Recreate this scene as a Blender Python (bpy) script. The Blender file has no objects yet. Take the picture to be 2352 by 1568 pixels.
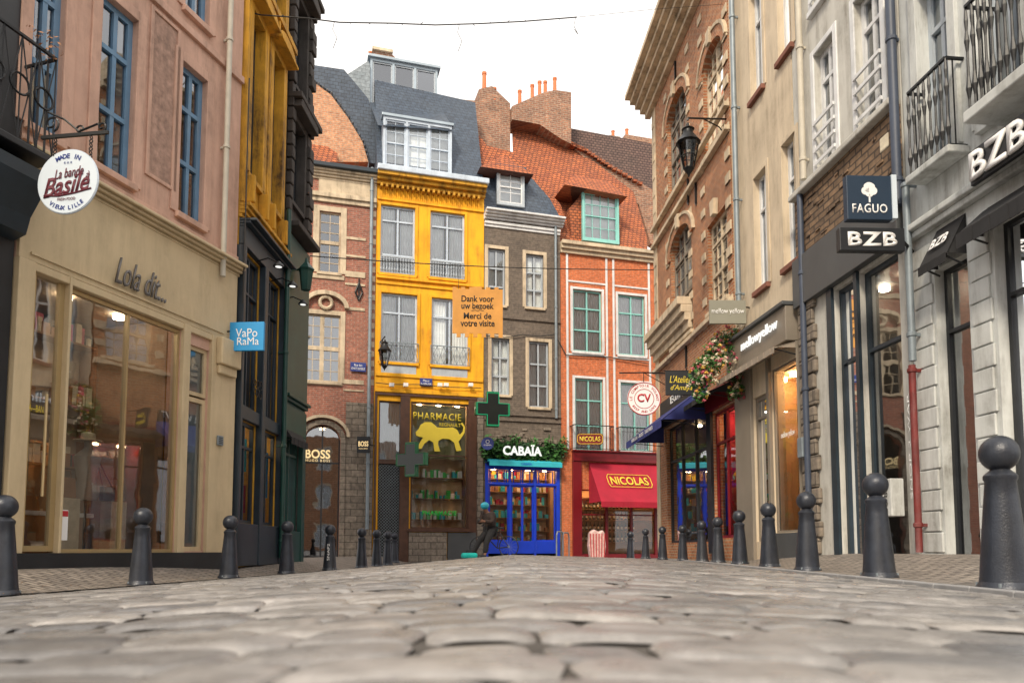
import bpy, math, random, bmesh
import numpy as np
from mathutils import Vector, Matrix
from mathutils import noise as mnoise
random.seed(7); np.random.seed(7)
PI=math.pi
C=bpy.context.scene.collection
F=1700.0;HOR=1262.0;CX=1176.0;TH=math.radians(4.3);CY=HOR-F*math.tan(TH);CAMZ=0.5
def ray(px,py):
    u=(px-CX)/F; v=(CY-py)/F
    return Vector((u, math.cos(TH)-v*math.sin(TH), math.sin(TH)+v*math.cos(TH)))
def P(px,py,d):
    r=ray(px,py); r=r*(d/r.y); return Vector((r.x,r.y,r.z+CAMZ))
def ss(a,b,x):
    t=max(0.,min(1.,(x-a)/(b-a))); return t*t*(3-2*t)
# ---------------------------------------------------------------- materials
def nt(name):
    m=bpy.data.materials.new(name); m.use_nodes=True; n=m.node_tree; n.nodes.clear()
    o=n.nodes.new('ShaderNodeOutputMaterial'); return m,n,o
def coords(n):
    return n.nodes.new('ShaderNodeTexCoord').outputs['Object']
def mixc(n,f,a,b,mode='MIX'):
    x=n.nodes.new('ShaderNodeMix'); x.data_type='RGBA'; x.blend_type=mode
    for s,v in ((x.inputs[0],f),(x.inputs[6],a),(x.inputs[7],b)):
        if hasattr(v,'is_linked') or hasattr(v,'links'): n.links.new(v,s)
        elif isinstance(v,(int,float)): s.default_value=v
        else: s.default_value=(v[0],v[1],v[2],1)
    return x.outputs[2]
def noise(n,vec,scale,detail=6,rough=.6,sc=None):
    t=n.nodes.new('ShaderNodeTexNoise'); t.inputs['Scale'].default_value=scale
    t.inputs['Detail'].default_value=detail; t.inputs['Roughness'].default_value=rough
    if sc:
        mp=n.nodes.new('ShaderNodeMapping'); mp.inputs['Scale'].default_value=sc
        n.links.new(vec,mp.inputs['Vector']); vec=mp.outputs[0]
    n.links.new(vec,t.inputs['Vector']); return t.outputs['Fac']
def ramp(n,f,a,b,ca=(0,0,0),cb=(1,1,1)):
    r=n.nodes.new('ShaderNodeValToRGB'); e=r.color_ramp.elements
    e[0].position=a; e[1].position=b; e[0].color=(*ca,1); e[1].color=(*cb,1)
    n.links.new(f,r.inputs[0]); return r.outputs[0]
def princ(n,o,col,rough,metal=0,bumph=None,bs=.3,dist=.01):
    p=n.nodes.new('ShaderNodeBsdfPrincipled')
    if isinstance(col,(tuple,list)): p.inputs['Base Color'].default_value=(*col,1)
    else: n.links.new(col,p.inputs['Base Color'])
    if isinstance(rough,(int,float)): p.inputs['Roughness'].default_value=rough
    else: n.links.new(rough,p.inputs['Roughness'])
    p.inputs['Metallic'].default_value=metal
    if bumph is not None:
        b=n.nodes.new('ShaderNodeBump'); b.inputs['Strength'].default_value=bs; b.inputs['Distance'].default_value=dist
        n.links.new(bumph,b.inputs['Height']); n.links.new(b.outputs[0],p.inputs['Normal'])
    n.links.new(p.outputs[0],o.inputs[0]); return p
def M(name,col,rough=.75,var=.18,scale=2.5,bump=.3,metal=0,dirt=0.,dirtc=(.08,.065,.05)):
    m,n,o=nt(name); v=coords(n)
    f=noise(n,v,scale); a=tuple(c*(1-var) for c in col); b=tuple(min(1,c*(1+var)) for c in col)
    c=ramp(n,f,.3,.7,a,b)
    if dirt>0:
        s=noise(n,v,1.,5,.7,(5,5,.7)); s2=noise(n,v,1.3,8,.75)
        mm=n.nodes.new('ShaderNodeMath'); mm.operation='MULTIPLY'; n.links.new(ramp(n,s,.42,.75),mm.inputs[0]); n.links.new(ramp(n,s2,.35,.65),mm.inputs[1])
        m3=n.nodes.new('ShaderNodeMath'); m3.operation='MULTIPLY'; m3.inputs[1].default_value=dirt*1.8; m3.use_clamp=True; n.links.new(mm.outputs[0],m3.inputs[0])
        c=mixc(n,m3.outputs[0],c,dirtc)
    h=noise(n,v,scale*14,4)
    princ(n,o,c,rough,metal,h,bump,.006); return m
def BR(name,c1,c2,mort,bw=.22,bh=.07,ms=.009,dirt=.35,dirtc=(.05,.04,.035),bs=.6,off=.5,rough=.85):
    m,n,o=nt(name); v=coords(n)
    s=n.nodes.new('ShaderNodeSeparateXYZ'); n.links.new(v,s.inputs[0])
    ad=n.nodes.new('ShaderNodeMath'); ad.operation='ADD'; n.links.new(s.outputs[0],ad.inputs[0]); n.links.new(s.outputs[1],ad.inputs[1])
    cb=n.nodes.new('ShaderNodeCombineXYZ'); n.links.new(ad.outputs[0],cb.inputs[0]); n.links.new(s.outputs[2],cb.inputs[1])
    wob=n.nodes.new('ShaderNodeVectorMath'); wob.operation='MULTIPLY_ADD'
    nn=n.nodes.new('ShaderNodeTexNoise'); nn.inputs['Scale'].default_value=6; n.links.new(cb.outputs[0],nn.inputs['Vector'])
    n.links.new(nn.outputs['Color'],wob.inputs[0]); wob.inputs[1].default_value=(.012,.012,0); n.links.new(cb.outputs[0],wob.inputs[2])
    b=n.nodes.new('ShaderNodeTexBrick'); n.links.new(wob.outputs[0],b.inputs['Vector'])
    b.inputs['Color1'].default_value=(*c1,1); b.inputs['Color2'].default_value=(*c2,1); b.inputs['Mortar'].default_value=(*mort,1)
    b.inputs['Scale'].default_value=1; b.inputs['Brick Width'].default_value=bw; b.inputs['Row Height'].default_value=bh
    b.inputs['Mortar Size'].default_value=ms; b.inputs['Bias'].default_value=-.1; b.offset=off
    f=ramp(n,noise(n,v,1.1,8,.7),.35,.75); 
    mm=n.nodes.new('ShaderNodeMath'); mm.operation='MULTIPLY'; mm.inputs[1].default_value=dirt; n.links.new(f,mm.inputs[0])
    c=mixc(n,mm.outputs[0],b.outputs['Color'],dirtc)
    g=ramp(n,noise(n,v,9,3),.3,.7,(.7,.7,.7),(1.28,1.28,1.28)); c=mixc(n,1.,c,g,'MULTIPLY')
    iv=n.nodes.new('ShaderNodeMath'); iv.operation='SUBTRACT'; iv.inputs[0].default_value=1; n.links.new(b.outputs['Fac'],iv.inputs[1])
    princ(n,o,c,rough,0,iv.outputs[0],bs,.012); return m
def GL(name,tint=(.75,.8,.8),base=.1,mul=1.2,rough=.02):
    m,n,o=nt(name)
    fr=n.nodes.new('ShaderNodeFresnel'); fr.inputs[0].default_value=1.5
    b=n.nodes.new('ShaderNodeMath'); b.operation='MULTIPLY_ADD'; b.use_clamp=True
    b.inputs[1].default_value=mul; b.inputs[2].default_value=base; n.links.new(fr.outputs[0],b.inputs[0])
    t=n.nodes.new('ShaderNodeBsdfTransparent'); t.inputs[0].default_value=(*tint,1)
    g=n.nodes.new('ShaderNodeBsdfGlossy'); g.inputs[0].default_value=(.9,.94,1,1); g.inputs['Roughness'].default_value=rough
    bp=n.nodes.new('ShaderNodeBump'); bp.inputs['Strength'].default_value=.08; bp.inputs['Distance'].default_value=.02
    n.links.new(noise(n,coords(n),1.7,2),bp.inputs['Height']); n.links.new(bp.outputs[0],g.inputs['Normal'])
    x=n.nodes.new('ShaderNodeMixShader'); n.links.new(b.outputs[0],x.inputs[0]); n.links.new(t.outputs[0],x.inputs[1]); n.links.new(g.outputs[0],x.inputs[2])
    n.links.new(x.outputs[0],o.inputs[0]); return m
def EM(name,col,st):
    m,n,o=nt(name); e=n.nodes.new('ShaderNodeEmission'); e.inputs[0].default_value=(*col,1); e.inputs[1].default_value=st
    n.links.new(e.outputs[0],o.inputs[0]); return m
m_glass=GL('glass_shop',(.86,.87,.85),.05,1.0); m_bigglass=GL('glass_display',(.78,.78,.75),.2,1.3)
m_wglass=GL('glass_window',(.6,.66,.7),.16,1.3); m_cglass=GL('glass_clear',(.92,.95,.97),.1,1.2); m_dglass=GL('glass_dark',(.5,.53,.55),.22,1.3)
m_pink=M('pink_plaster',(.6,.38,.29),.85,.14,1.5,.3,0,.5,(.2,.13,.1))
m_pink2=M('pink_rough_render',(.42,.27,.21),.95,.35,9,1,0,.4)
m_cream=M('cream_paint',(.6,.48,.3),.5,.08,1.5,.1,0,.3,(.2,.15,.08))
m_creamst=M('cream_stone',(.6,.49,.35),.85,.2,2,.35,0,.65,(.13,.1,.07))
m_blueframe=M('blue_frame_paint',(.12,.24,.38),.5,.15,3,.2,0,.4,(.2,.2,.2))
m_gold=M('gold_anodised',(.5,.38,.2),.35,.1,2,.05,.5)
m_black=M('black_iron',(.01,.011,.013),.42,.3,4,.2,.3)
m_blackp=M('black_paint',(.014,.016,.02),.45,.3,3,.15)
m_slatebl=M('dark_blue_wood',(.018,.03,.042),.4,.25,3,.2)
m_green=M('dark_green_wood',(.01,.055,.045),.4,.25,3,.2)
m_yellow=M('yellow_stone',(.6,.31,.025),.8,.3,1.6,.4,0,.95,(.09,.045,.012))
m_soot=M('sooty_stone',(.045,.04,.038),.85,.5,2.5,.8,0,.4)
m_yel2=M('yellow_plaster',(.85,.42,.01),.8,.13,1.2,.35,0,.65,(.36,.14,.015))
m_white=M('white_painted_wood',(.7,.71,.72),.5,.1,3,.15,0,.4,(.2,.2,.2))
m_bwhite=M('blue_white_paint',(.52,.6,.7),.5,.12,3,.15,0,.35,(.2,.22,.25))
m_palegrey=M('pale_grey_frame',(.42,.47,.52),.5,.12,3,.15,0,.3)
m_turq=M('turquoise_paint',(.25,.58,.54),.5,.1,3,.12,0,.3,(.12,.2,.2))
m_curt=M('net_curtain',(.8,.81,.79),.9,.1,4,.1)
m_dark=M('dark_room_sheet',(.03,.028,.026),.9,.3,2,.1)  # near-black colour standing in for the darkness of unlit rooms
m_redbrick=BR('red_brick_pale',(.42,.14,.09),(.29,.1,.07),(.36,.26,.2))
m_orbrick=BR('orange_brick',(.6,.15,.045),(.48,.115,.035),(.5,.26,.16),.22,.065,.006,.18,(.15,.05,.03),.3)
m_brick=BR('old_brown_brick',(.5,.185,.07),(.29,.1,.045),(.42,.3,.2),.2,.07,.012,.5,(.08,.045,.03))
m_sunbrick=BR('sunlit_gable_brick',(.66,.3,.15),(.45,.19,.1),(.5,.36,.25),.22,.075,.012,.3)  # warm sunlight on the gable is put into this brick colour
m_chbrick=BR('chimney_brick',(.42,.19,.11),(.24,.11,.075),(.4,.3,.22),.24,.085,.014,.5)
m_greybrick=BR('grey_rendered_brick',(.17,.135,.105),(.125,.1,.08),(.21,.17,.14),.24,.08,.006,.5,(.05,.042,.036),.3)
m_stoneblk=BR('grey_stone_blocks',(.27,.225,.18),(.18,.15,.12),(.09,.075,.06),.42,.22,.012,.45)
m_whitestone=M('pale_blue_stone_paint',(.58,.6,.59),.75,.12,2,.35,0,.65,(.14,.13,.11))
m_creamwall=M('cream_wall',(.6,.5,.37),.85,.1,1.2,.25,0,.5,(.2,.15,.1))
m_greywall=M('grey_white_wall',(.55,.54,.5),.85,.12,1.2,.25,0,.65,(.17,.15,.12))
m_tile=BR('red_roof_tile',(.55,.16,.055),(.36,.1,.045),(.09,.03,.02),.17,.11,.014,.45,(.1,.06,.045),.9)
m_tiled=BR('brown_roof_tile',(.2,.125,.105),(.14,.09,.08),(.05,.03,.03),.17,.11,.014,.4,(.08,.07,.06),.9)
m_slate=BR('blue_slate',(.055,.08,.12),(.04,.058,.09),(.015,.02,.03),.2,.13,.008,.3,(.09,.1,.11),.5,.5,.45)
m_zinc=BR('grey_slate_cladding',(.26,.3,.33),(.2,.24,.27),(.12,.14,.16),.3,.14,.006,.3,(.12,.13,.14),.4,.5,.5)
m_zincp=M('zinc_metal',(.36,.43,.49),.4,.12,3,.1,.3)
m_brownwood=M('brown_varnished_wood',(.075,.032,.018),.4,.3,5,.25)
m_weather=BR('weathered_rough_stone',(.3,.19,.11),(.17,.11,.07),(.08,.055,.04),.3,.1,.014,.6,(.05,.04,.03),.9)
m_redpaint=M('wine_red_paint',(.16,.006,.012),.35,.15,2,.1)
m_redcloth=M('red_awning_cloth',(.36,.008,.03),.8,.15,2,.2)
m_cobalt=M('cobalt_blue_paint',(.01,.05,.55),.35,.12,2,.1)
m_cyan=M('turquoise_awning',(.03,.45,.55),.7,.08,2,.1)
m_slatefas=M('slate_grey_fascia',(.07,.075,.08),.5,.12,2,.1)
m_taupe=M('taupe_metal',(.21,.18,.145),.5,.12,2,.1)
m_navycloth=M('navy_awning_cloth',(.025,.035,.17),.8,.2,3,.2)
m_blackcloth=M('black_awning_cloth',(.02,.02,.022),.85,.2,3,.2)
m_taupecloth=M('taupe_awning_cloth',(.3,.25,.2),.85,.15,3,.2)
m_pipe=M('grey_zinc_pipe',(.22,.26,.29),.5,.2,3,.15,.3)
m_pipec=M('cream_pipe',(.5,.46,.38),.6,.15,3,.15)
m_pipeb=M('dark_blue_pipe',(.05,.065,.1),.5,.2,3,.15)
m_pipered=M('red_painted_pipe',(.15,.014,.012),.6,.35,6,.3,0,.6,(.3,.2,.2))
m_orange=M('ochre_banner',(.62,.29,.06),.7,.12,3,.1)
m_txtblack=M('black_lettering',(.015,.012,.01),.6,.1,3,0)
m_txtbrown=M('maroon_lettering',(.12,.015,.03),.6,.1,3,0)
m_txtwhite=M('white_lettering',(.82,.82,.82),.5,.05,3,0)
m_silver=M('silver_lettering',(.16,.15,.145),.35,.05,3,0,.5)
m_txtyel=M('yellow_lettering',(.75,.58,.05),.5,.05,3,0)
m_txtgold=EM('gold_lit_lettering',(1,.72,.35),1.1)
m_txtlit=EM('white_lit_lettering',(1,.98,.92),1.1)
m_txtred=M('red_lettering',(.45,.02,.03),.5,.05,3,0)
m_txtgreen=M('green_lettering',(.02,.5,.06),.5,.05,3,0)
m_signwhite=M('sign_white',(.6,.68,.76),.5,.04,3,0)
m_signblue=M('sign_bright_blue',(.02,.3,.65),.5,.05,3,0)
m_signnavy=M('sign_navy',(.012,.03,.06),.5,.05,3,0)
m_plate=M('enamel_blue',(.02,.04,.22),.35,.05,3,0)
m_signgrey=M('sign_greygreen',(.24,.235,.19),.55,.06,3,0)
m_cross=M('green_cross_panel',(.015,.13,.05),.35,.1,3,0); m_crossd=M('cross_dark_panel',(.008,.014,.013),.3,.1,3,0)
m_bollard=M('bollard_dark_paint',(.026,.031,.044),.34,.3,7,.4,.25,.4,(.09,.09,.09))
m_leaf=M('leaf_green',(.045,.15,.03),.6,.5,8,.1); m_leafd=M('leaf_dark',(.02,.07,.025),.6,.5,8,.1)
m_petw=M('petal_cream',(.75,.66,.5),.7,.2,8,.1); m_petp=M('petal_pink',(.6,.13,.18),.7,.3,8,.1); m_pety=M('petal_yellow',(.7,.45,.08),.7,.2,8,.1)
m_lamp=EM('warm_lamp',(1,.66,.34),60.); m_lampw=EM('neutral_lamp',(1,.85,.64),36.)
m_warm=M('warm_interior_wall',(.62,.38,.2),.8,.2,2,.1); m_shelf=M('shelf_wood',(.3,.16,.07),.6,.2,4,.1)
m_beige=M('beige_interior',(.4,.29,.19),.8,.25,2,.1)
m_skin=M('skin',(.2,.1,.065),.6,.08,6,.05); m_cloth1=M('brown_jacket_cloth',(.035,.022,.018),.85,.3,9,.4); m_cloth2=M('black_trouser_cloth',(.012,.012,.014),.85,.3,9,.4)
m_helm=M('teal_helmet',(.02,.3,.42),.35,.6,22,.05); m_tealbag=M('teal_bag_fabric',(.0,.42,.38),.7,.15,4,.2)
m_pot=M('terracotta_pot',(.6,.19,.08),.8,.15,3,.2)
m_bott=M('bottle_glass',(.02,.03,.012),.15,.2,9,0)
m_bagp=M('pale_pink_plastic',(.62,.42,.4),.4,.3,9,.5)
m_tan=M('tan_leather',(.35,.16,.06),.6,.2,4,.1); m_manq=M('mannequin_linen',(.45,.42,.38),.8,.1,5,.1)
m_cable=M('cable_black',(.03,.028,.025),.7,.1,3,0)
m_sillred=M('red_stone_sill',(.2,.08,.055),.85,.2,4,.3)
# ---------------------------------------------------------------- mesh builder
SPLIT={'string_course','pilaster','white_pilaster','white_band','stone_band','awning_arm','door_jamb','dormer_cheek','bolt','console_bracket','button','sign_bracket','red_stripe','guard_rail','shopfront_post','broken_render'}
class MB:
    def __init__(s): s.v=[];s.f=[];s.pc=[]
    def add(s,vs,fs):
        k=len(s.v); s.v+= [tuple(v) for v in vs]; s.f+=[tuple(i+k for i in f) for f in fs]; s.pc.append((vs,fs)); return s
    def box(s,x0,x1,y0,y1,z0,z1):
        return s.add([(x0,y0,z0),(x1,y0,z0),(x1,y1,z0),(x0,y1,z0),(x0,y0,z1),(x1,y0,z1),(x1,y1,z1),(x0,y1,z1)],
         [(0,3,2,1),(4,5,6,7),(0,1,5,4),(1,2,6,5),(2,3,7,6),(3,0,4,7)])
    def quad(s,*p): return s.add(p,[tuple(range(len(p)))])
    def prism(s,pts,y0,y1):
        n=len(pts); vs=[(p[0],y0,p[1]) for p in pts]+[(p[0],y1,p[1]) for p in pts]
        return s.add(vs,[tuple(range(n)),tuple(range(2*n-1,n-1,-1))]+[(i,(i+1)%n,(i+1)%n+n,i+n) for i in range(n)])
    def solid(s,a,b):
        n=len(a); return s.add(list(a)+list(b),[tuple(range(n)),tuple(range(2*n-1,n-1,-1))]+[(i,(i+1)%n,(i+1)%n+n,i+n) for i in range(n)])
    def cyl(s,p,q,r,n=8,r2=None):
        p=Vector(p);q=Vector(q);r2=r if r2 is None else r2
        d=(q-p).normalized(); a=d.orthogonal().normalized(); b=d.cross(a)
        vs=[p+(a*math.cos(t)+b*math.sin(t))*r for t in [2*PI*i/n for i in range(n)]]+[q+(a*math.cos(t)+b*math.sin(t))*r2 for t in [2*PI*i/n for i in range(n)]]
        return s.add(vs,[(i,(i+1)%n,(i+1)%n+n,i+n) for i in range(n)]+[tuple(range(n))[::-1],tuple(range(n,2*n))])
    def tube(s,pts,r,n=6):
        pts=[Vector(p) for p in pts]
        for a,b in zip(pts,pts[1:]): s.cyl(a,b,r,n)
        return s
    def ring(s,c,R,r,axis='y',n=24,m=6):
        c=Vector(c); pts=[]
        for i in range(n+1):
            t=2*PI*i/n
            pts.append(c+(Vector((math.cos(t)*R,0,math.sin(t)*R)) if axis=='y' else Vector((0,math.cos(t)*R,math.sin(t)*R)) if axis=='x' else Vector((math.cos(t)*R,math.sin(t)*R,0))))
        return s.tube(pts,r,m)
    def lathe(s,c,prof,n=20):
        vs=[];m=len(prof)
        for r,z in prof:
            for i in range(n):
                t=2*PI*i/n; vs.append((c[0]+r*math.cos(t),c[1]+r*math.sin(t),c[2]+z))
        fs=[(j*n+i,j*n+(i+1)%n,(j+1)*n+(i+1)%n,(j+1)*n+i) for j in range(m-1) for i in range(n)]
        return s.add(vs,fs+[tuple(range(n))[::-1],tuple(range((m-1)*n,m*n))])
    def ball(s,c,rx,ry=None,rz=None,n=14,k=8):
        ry=rx if ry is None else ry; rz=rx if rz is None else rz
        vs=[];
        for j in range(k+1):
            a=-PI/2+PI*j/k; rr=max(.02,math.cos(a))
            for i in range(n):
                t=2*PI*i/n; vs.append((c[0]+rx*rr*math.cos(t),c[1]+ry*rr*math.sin(t),c[2]+rz*math.sin(a)))
        fs=[(j*n+i,j*n+(i+1)%n,(j+1)*n+(i+1)%n,(j+1)*n+i) for j in range(k) for i in range(n)]
        return s.add(vs,fs+[tuple(range(n))[::-1],tuple(range(k*n,(k+1)*n))])
    def leaves(s,c,rad,n,size):
        for _ in range(n):
            while True:
                p=Vector([random.uniform(-1,1) for _ in range(3)])
                if p.length<=1: break
            p=Vector((c[0]+p.x*rad[0],c[1]+p.y*rad[1],c[2]+p.z*rad[2]))
            a=Vector([random.gauss(0,1) for _ in range(3)]).normalized(); b=a.orthogonal().normalized()
            z=size*random.uniform(.6,1.4)
            s.quad(p-a*z,p+b*z*.45,p+a*z,p-b*z*.45)
        return s
    def build(s,name,mat,par=None,smooth=False,bevel=0):
        if name in SPLIT and 1<len(s.pc)<60:
            r=None
            for vs,fs in s.pc:
                q=MB(); q.v=[tuple(v) for v in vs]; q.f=list(fs); q.pc=[0]; o=q.build(name,mat,par,smooth,bevel); r=r or o
            return r
        me=bpy.data.meshes.new(name); me.from_pydata(s.v,[],s.f); 
        bm=bmesh.new(); bm.from_mesh(me); bmesh.ops.recalc_face_normals(bm,faces=bm.faces); bm.to_mesh(me); bm.free()
        me.materials.append(mat); ob=bpy.data.objects.new(name,me); C.objects.link(ob)
        if smooth:
            me.polygons.foreach_set('use_smooth',[True]*len(me.polygons))
            try: me.set_sharp_from_angle(angle=math.radians(40))
            except Exception: pass
        if bevel:
            bv=ob.modifiers.new('bevel','BEVEL'); bv.width=bevel; bv.segments=2; bv.limit_method='ANGLE'
        if par: ob.parent=par
        return ob
def box(name,mat,par,*b,bevel=0): return MB().box(*b).build(name,mat,par,bevel=bevel)
def tag(o,label,cat,group=None,kind=None):
    o['label']=label;o['category']=cat
    if group:o['group']=group
    if kind:o['kind']=kind
    return o
def thing(name,label,cat,loc=(0,0,0),rz=0,group=None):
    o=bpy.data.objects.new(name,None); C.objects.link(o); o.empty_display_size=.2
    o.location=loc;o.rotation_euler=(0,0,rz); return tag(o,label,cat,group)
def children(o): return [c for c in bpy.data.objects if c.parent==o]
def copy_tree(o,par=None,kids=None):
    c=o.copy(); C.objects.link(c); c.parent=par
    for ch in children(o): copy_tree(ch,c)
    return c
def text(par,s,w,h,loc,mat,rx=PI/2,rz=0,ext=.006,off=0.,shear=0,name='lettering',sp=1.,ry=0):
    cu=bpy.data.curves.new('t','FONT'); cu.body=s; cu.extrude=0; cu.offset=off; cu.align_x='CENTER'; cu.shear=shear; cu.space_character=sp; cu.resolution_u=3
    t=bpy.data.objects.new('t',cu); C.objects.link(t); bpy.context.view_layer.update()
    me=bpy.data.meshes.new_from_object(t.evaluated_get(bpy.context.evaluated_depsgraph_get())); bpy.data.objects.remove(t)
    n=len(me.vertices); co=np.empty(n*3); me.vertices.foreach_get('co',co); co=co.reshape(-1,3)
    mn=co.min(0);mx=co.max(0); ctr=(mn+mx)/2; sz=np.maximum(mx-mn,1e-6)
    co[:,0]=(co[:,0]-ctr[0])*w/sz[0]; co[:,1]=(co[:,1]-ctr[1])*h/sz[1]; me.vertices.foreach_set('co',co.reshape(-1))
    me.name=name; me.materials.append(mat)
    bm=bmesh.new(); bm.from_mesh(me)
    if ext>0:
        r=bmesh.ops.extrude_face_region(bm,geom=bm.faces[:]); bmesh.ops.translate(bm,vec=(0,0,ext),verts=[g for g in r['geom'] if isinstance(g,bmesh.types.BMVert)])
    bm.to_mesh(me); bm.free()
    ob=bpy.data.objects.new(name,me); C.objects.link(ob); ob.parent=par; ob.location=loc; ob.rotation_euler=(rx,ry,rz); return ob
def ringtext(par,s,R,a0,a1,size,loc,mat,flip=False):
    n=len(s); mb=MB()
    for i,ch in enumerate(s):
        if ch==' ': continue
        cu=bpy.data.curves.new('t','FONT'); cu.body=ch; cu.size=size; cu.align_x='CENTER'; cu.align_y='CENTER'; cu.resolution_u=2; cu.offset=.002
        t=bpy.data.objects.new('t',cu); C.objects.link(t); bpy.context.view_layer.update()
        me=t.evaluated_get(bpy.context.evaluated_depsgraph_get()).to_mesh()
        a=math.radians(a0+(a1-a0)*i/max(1,n-1)); rot=-a if not flip else PI-a
        cx=R*math.sin(a); cz=R*math.cos(a)
        vs=[(cx+v.co.x*math.cos(rot)-v.co.y*math.sin(rot),0,cz+v.co.x*math.sin(rot)+v.co.y*math.cos(rot)) for v in me.vertices]
        mb.add(vs,[tuple(p.vertices) for p in me.polygons]); bpy.data.objects.remove(t)
    o=mb.build('lettering',mat,par); o.location=loc; return o
class Fac:
    def __init__(s,A,B,gz):
        s.A=Vector((A[0],A[1],0)); s.B=Vector((B[0],B[1],0)); s.X=(s.B-s.A).normalized(); s.L=(s.B-s.A).length
        s.Y=Vector((-s.X.y,s.X.x,0)); s.rz=math.atan2(s.X.y,s.X.x); s.gz=gz
    def uz(s,px,py,y=0):
        r=ray(px,py); A2=s.A+s.Y*y; t=A2.dot(s.Y)/r.dot(s.Y); p=r*t
        return (p-A2).dot(s.X), p.z+CAMZ-s.gz
    def Z(s,px,py,y=0): return s.uz(px,py,y)[1]
    def U(s,px,py=800,y=0): return s.uz(px,py,y)[0]
    def R(s,pl,pr,pt,pb,at=None,y=0):
        m=(pl+pr)/2 if at is None else at; c=(pt+pb)/2
        return (s.U(pl,c,y),s.U(pr,c,y),s.Z(m,pb,y),s.Z(m,pt,y))
    def pts(s,l,y=0): return [s.uz(a,b,y) for a,b in l]
    def slope(s,l,ze,k,y0=0):
        out=[]
        for px,py in l:
            y=y0
            for _ in range(12):
                u,z=s.uz(px,py,y); y=.5*y+.5*(y0+k*(z-ze))
            u,z=s.uz(px,py,y); out.append(Vector((u,y,z)))
        return out
    def empty(s,name,label,cat='building',group=None): return thing(name,label,cat,(s.A.x,s.A.y,s.gz),s.rz,group)
    def W(s,u,y,z): return s.A+s.X*u+s.Y*y+Vector((0,0,z+s.gz))
def wall(par,f,z1,holes,mat,D=5,z0=-.6,rev=.24,u0=0,u1=None,name='wall'):
    u1=f.L if u1 is None else u1; u0+=.003;u1-=.003
    mb=MB(); us=sorted(set([u0,u1]+[x for h in holes for x in h[:2] if u0<x<u1])); zs=sorted(set([z0,z1]+[x for h in holes for x in h[2:4] if z0<x<z1]))
    for a,b in zip(us,us[1:]):
        for c,d in zip(zs,zs[1:]):
            m,k=(a+b)/2,(c+d)/2
            if any(h[0]<m<h[1] and h[2]<k<h[3] for h in holes): continue
            mb.quad((a,0,c),(b,0,c),(b,0,d),(a,0,d))
    for h in holes:
        a,b,c,d=max(h[0],u0),min(h[1],u1),h[2],h[3]
        mb.quad((a,0,c),(a,rev,c),(a,rev,d),(a,0,d)); mb.quad((b,0,c),(b,rev,c),(b,rev,d),(b,0,d))
        mb.quad((a,0,c),(b,0,c),(b,rev,c),(a,rev,c)); mb.quad((a,0,d),(b,0,d),(b,rev,d),(a,rev,d))
        if len(h)>4: # arch infill
            n=12; hr=h[4]
            arc=[(a+(b-a)*i/n, d-hr+hr*math.sqrt(max(0,1-(2*i/n-1)**2))) for i in range(n+1)]
            for p,q in zip(arc,arc[1:]):
                mb.quad((p[0],0,p[1]),(q[0],0,q[1]),(q[0],0,d),(p[0],0,d)); mb.quad((p[0],0,p[1]),(q[0],0,q[1]),(q[0],rev,q[1]),(p[0],rev,p[1]))
    mb.quad((u0,0,z0),(u0,D,z0),(u0,D,z1),(u0,0,z1)); mb.quad((u1,0,z0),(u1,D,z0),(u1,D,z1),(u1,0,z1))
    mb.quad((u0,D,z0),(u1,D,z0),(u1,D,z1),(u0,D,z1)); mb.quad((u0,0,z1),(u1,0,z1),(u1,D,z1),(u0,D,z1))
    return mb.build(name,mat,par)
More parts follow.
